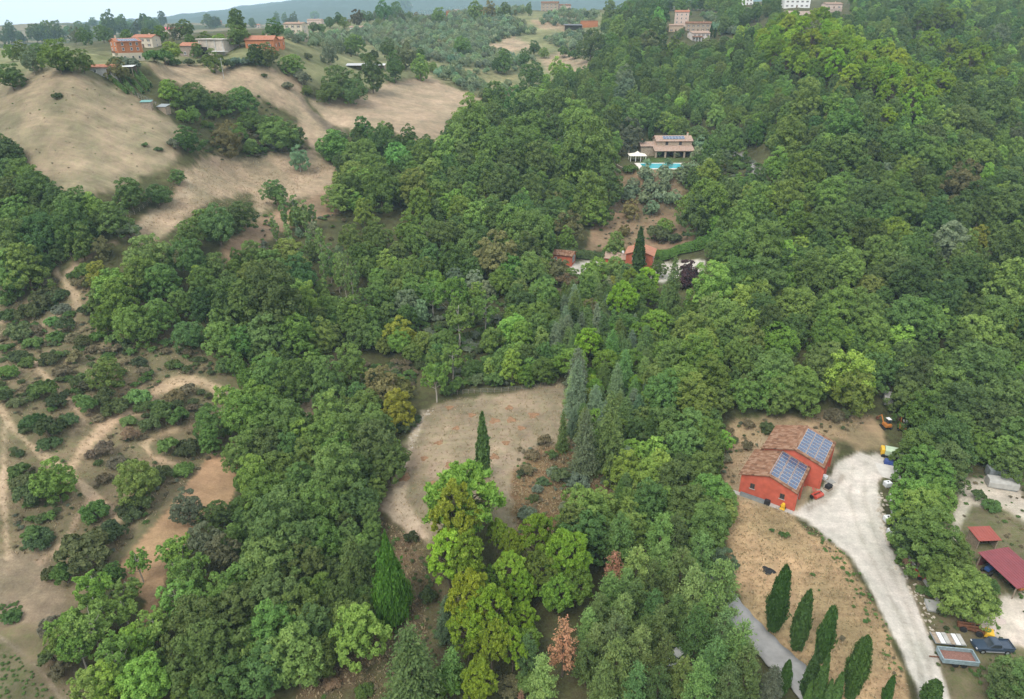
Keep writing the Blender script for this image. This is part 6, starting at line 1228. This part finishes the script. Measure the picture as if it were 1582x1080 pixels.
q = link('porch_roof', roof_sheet(8.5, 3.2, .5).mesh('porch_roof', [ROOF_OLD]), t, (-3.4, -7.6, 2.5)); q.rotation_euler = (math.radians(14), 0, 0)
house(1092, 6, 14, 9, 6, .1, 'white house above the hill hamlet', WHITE, ROOF_PALE, 15); house(1152, 8, 15, 9, 6, .0, 'white farmhouse at the top edge among dark trees', WHITE, ROOF_OLD, 15, wins=4); house(1232, 12, 22, 10, 7, -.05, 'long white house with terraces at the upper wood edge', WHITE, ROOF_OLD, 14, wins=5); house(1288, 14, 15, 9, 4, .1, 'low pinkish stone house right of the long white house', PINK, ROOF_PALE, 14, storeys=1)
low_wall('garden_wall', [(1210,22),(1235,24),(1262,22),(1300,18)], 2.2, .5, PINK, 'pinkish garden wall below the long white house', 'wall', 20)
t = shed(555, 108, 12, 5, 2.2, .05, 'long shed with a pale roof behind dark oaks', plain('pale_sheet', (.40, .40, .40), .5, .3, var=.1), WOOD, .7, 'BLR', 'long_shed'); t = shed(586, 107, 6, 4, 2.0, .0, 'white-roofed annex right of the long shed', LIGHT_PLASTIC, WOOD, .5, 'BLR', 'small_shed')
t = house(157, 117, 9, 5, 2.7, .15, 'low grey outbuilding with tiled roof below the orange house', CONCRETE, ROOF_RED, 12, wins=2, storeys=1, name='outbuilding', chim=False, shut=False); t = shed(198, 114, 5, 4, 2.4, .1, 'small lean-to with a bright white sheet roof', LIGHT_PLASTIC, WOOD, .4, 'BL', 'lean_to_shed')
t = shed(228, 166, 3, 2.4, 1.8, .2, 'teal chicken hut on the hill edge', plain('teal_sheet', (.14, .30, .28), .6, .3), WOOD, .3, 'LRFB', 'chicken_hut'); t = shed(254, 172, 3, 2.6, 1.6, -.2, 'grey-roofed rabbit hutch beside the chicken run', GREY_METAL, WOOD, .5, 'LRFB', 'rabbit_hutch')
t = shed(273, 57, 13, 6, 4.0, .1, 'shed with a bright pink-red roof among the ridge trees', plain('pink_red_sheet', (.55, .07, .11), .5, .3, var=.1), CREAM, 1.2, 'LRFB', 'pink_roof_shed')
# poles
def pole(u, v, h, label):
    t = thing('utility_pole', label, 'pole', gpos(u, v), .3, 'utility poles'); MB().cyl((0, 0, -1), (0, 0, h), .14, .09, 8).build('mast', CONCRETE, t); MB().box(-.9, .9, -.05, .05, h - .6, h - .48).build('crossarm', GREY_METAL, t)
for a in ((530, 76, 9, 'utility pole below the low white villa'), (540, 38, 9, 'utility pole above the low white villa'), (940, 12, 9, 'utility pole on the far crest'), (1117, 44, 8, 'utility pole right of the hill hamlet'), (346, 122, 8, 'utility pole in the tan field below the concrete hall')): pole(*a)
# chicken run and field fences
def fence(line, n_, h, label):
    us = np.interp(np.linspace(0, len(line) - 1, n_), range(len(line)), [q[0] for q in line]); vs = np.interp(np.linspace(0, len(line) - 1, n_), range(len(line)), [q[1] for q in line]); p, _ = ground_hits(us, vs)
    t = thing('wire_fence', label, 'fence', Vector(p[0])); pm_ = MB().cyl((0, 0, -.3), (0, 0, h), .06, .05, 5).mesh('post', [WOOD])
    for q in p: link('post', pm_, t, Vector(q) - Vector(p[0]))
    for z in (.35, .7, 1.05):
        m = MB(); [m.cyl(p[i] - p[0] + [0, 0, z * h], p[i + 1] - p[0] + [0, 0, z * h], .012, k=3) for i in range(n_ - 1)]; m.build('wire', GREY_METAL, t)
fence([(205,148),(235,160),(262,178)], 14, 1.4, 'wire fence of the chicken run on the hill edge'); fence([(690,611),(730,608),(780,606),(830,600),(862,590)], 20, 1.1, 'post and wire fence along the upper edge of the clearing'); fence([(80,415),(112,398),(140,385),(180,345),(215,328),(240,308)], 22, 1.2, 'post and wire fence between the oak row and the dirt track')

# ================================================================== dry grass on the open ground
def tufts(polys, n_each):
    P = []
    for poly, n_ in zip(polys, n_each): P.append(poly_world(poly, n_)[0])
    P = np.concatenate(P); r = np.random.default_rng(77); m = len(P)
    k = np.repeat(np.arange(m), 3); n_ = len(k); base = P[k] + r.normal(size=(n_, 3)) * np.array([.12, .12, 0]); a = r.random(n_) * 6.283; h = r.uniform(.10, .34, n_); w = r.uniform(.05, .13, n_)
    d = np.stack([np.cos(a), np.sin(a), np.zeros(n_)], 1); ln = r.normal(size=(n_, 3)) * .12; ln[:, 2] = 0
    V = np.stack([base - d * w[:, None], base + d * w[:, None], base + d * (w * .3)[:, None] + ln + np.array([0, 0, 1]) * h[:, None], base - d * (w * .3)[:, None] + ln + np.array([0, 0, 1]) * h[:, None]], 1).reshape(-1, 3)
    o = link('dry_grass', quad_mesh('dry_grass', V, np.arange(n_ * 4).reshape(-1, 4), [LEAF], face_attr={'lv': r.random(n_)})); o.color = (.40, .32, .19, 1); tag(o, 'sparse dry straw-coloured grass on the bare ground', 'grass', kind='stuff')
tufts([ZONES[12][4], ZONES[13][4], [(1118,770),(1145,763),(1225,795),(1300,850),(1372,980),(1410,1080),(1300,1080),(1200,1000),(1135,900)], [(0,470),(100,430),(330,560),(330,700),(160,880),(0,860)], [(1108,690),(1135,648),(1350,640),(1300,680),(1215,655),(1116,775)], [(580,800),(660,840),(660,1080),(450,1080),(590,980)], [(280,262),(400,238),(520,255),(430,318),(290,337),(205,366)]], [2200, 3000, 2600, 6000, 2500, 3000, 3500])

# ================================================================== labels for the plants: nearest landmark, side, order along that side
MARKS = [('red barn', 1215, 725), ('pool villa', 1035, 235), ('red house', 1000, 405), ('red garage', 869, 398), ('clearing cypress spire', 745, 690), ('gravel drive', 1400, 930), ('ploughed strip', 270, 830), ('brown hilltop field', 130, 200), ('tan sloping field', 610, 170),
 ('orange ridge house', 190, 85), ('dirt track fork', 115, 720), ('large dead pine', 871, 1000), ('teardrop thuja', 600, 890), ('hill hamlet', 1060, 45), ('large silver willow', 1468, 368), ('yellow-leaved maple', 614, 631), ('asphalt lane', 1190, 1000), ('pickup truck', 1531, 995), ('white container', 1546, 748),
 ('long pale-roofed shed', 555, 103), ('tall pale block house', 455, 50), ('concrete hall', 333, 80), ('far hilltop farmstead', 850, 12), ('long white house', 1232, 8), ('pale patch of earth', 458, 635), ('tan terrace field', 400, 270), ('excavators', 1380, 660), ('yellow pine spur', 1310, 115), ('pinkish ridge farmhouse', 706, 15), ('poplar group', 490, 400), ('white patio yard', 1050, 418), ('low white villa', 553, 45), ('crimson-roofed shed', 1555, 880)]
ORD = ['first', 'second', 'third', 'fourth', 'fifth', 'sixth', 'seventh', 'eighth', 'ninth', 'tenth', 'eleventh', 'twelfth', 'thirteenth', 'fourteenth', 'fifteenth', 'sixteenth', 'seventeenth', 'eighteenth', 'nineteenth', 'twentieth'] + ['twenty-' + w for w in ('first', 'second', 'third', 'fourth', 'fifth', 'sixth', 'seventh', 'eighth', 'ninth')] + ['thirtieth'] + ['thirty-' + w for w in ('first', 'second', 'third', 'fourth', 'fifth', 'sixth', 'seventh', 'eighth', 'ninth')] + ['fortieth'] + ['forty-' + w for w in ('first', 'second', 'third', 'fourth', 'fifth', 'sixth', 'seventh', 'eighth', 'ninth')]
SIDES = ['right of', 'upper right of', 'above', 'upper left of', 'left of', 'lower left of', 'below', 'lower right of']
buckets = {}
def file_under(o, words_, u, v, cat, group):
    d = [math.hypot(u - a, (v - b) * 1.2) for _n, a, b in MARKS]; i = int(np.argmin(d)); n_, a, b = MARKS[i]
    s = int(round(math.atan2(b - v, u - a) / (math.pi / 4))) % 8; buckets.setdefault((words_, n_, s), []).append((d[i], o, cat, group))
for t in THINGS:
    k = K[t['k']]; w = k.words
    if t['f'] >= 1.4: w = 'extra bright ' + w
    file_under(t['o'], w, t['cu'], t['cv'], k.cat, {'tree': k.name.replace('_', ' ') + 's of the hillside', 'shrub': 'shrubs on the open slopes'}[k.cat])
for o in MOUNDS:
    u, v, f = project(np.array(o.location)); file_under(o, 'round orange earth mound', float(u), float(v), 'earth mound', 'orange earth mounds on the clearing')
for (w, n_, s), lst in buckets.items():
    lst.sort(key=lambda q: q[0])
    for i, (_d, o, cat, group) in enumerate(lst): tag(o, f"{w} {SIDES[s]} the {n_}" + ('' if len(lst) == 1 else f", {ORD[i]} counting outwards"), cat, group)

# ================================================================== the air between here and the hills
zs = MB(); zs.box(-6100, 6100, -6100, 6100, -140, 420)
hz = link('haze', zs.mesh('haze', [])); tag(hz, 'pale blue summer haze over the valley', 'haze', kind='stuff')
hm = bpy.data.materials.new('haze'); hm.use_nodes = True; hn = hm.node_tree.nodes; hl = hm.node_tree.links
for n_ in list(hn): hn.remove(n_)
ho = hn.new('ShaderNodeOutputMaterial'); pv = hn.new('ShaderNodeVolumePrincipled'); pv.inputs['Density'].default_value = .00017; pv.inputs['Color'].default_value = (.58, .82, 1.0, 1); pv.inputs['Anisotropy'].default_value = 0.0
hl.new(pv.outputs['Volume'], ho.inputs['Volume']); hz.data.materials.append(hm)
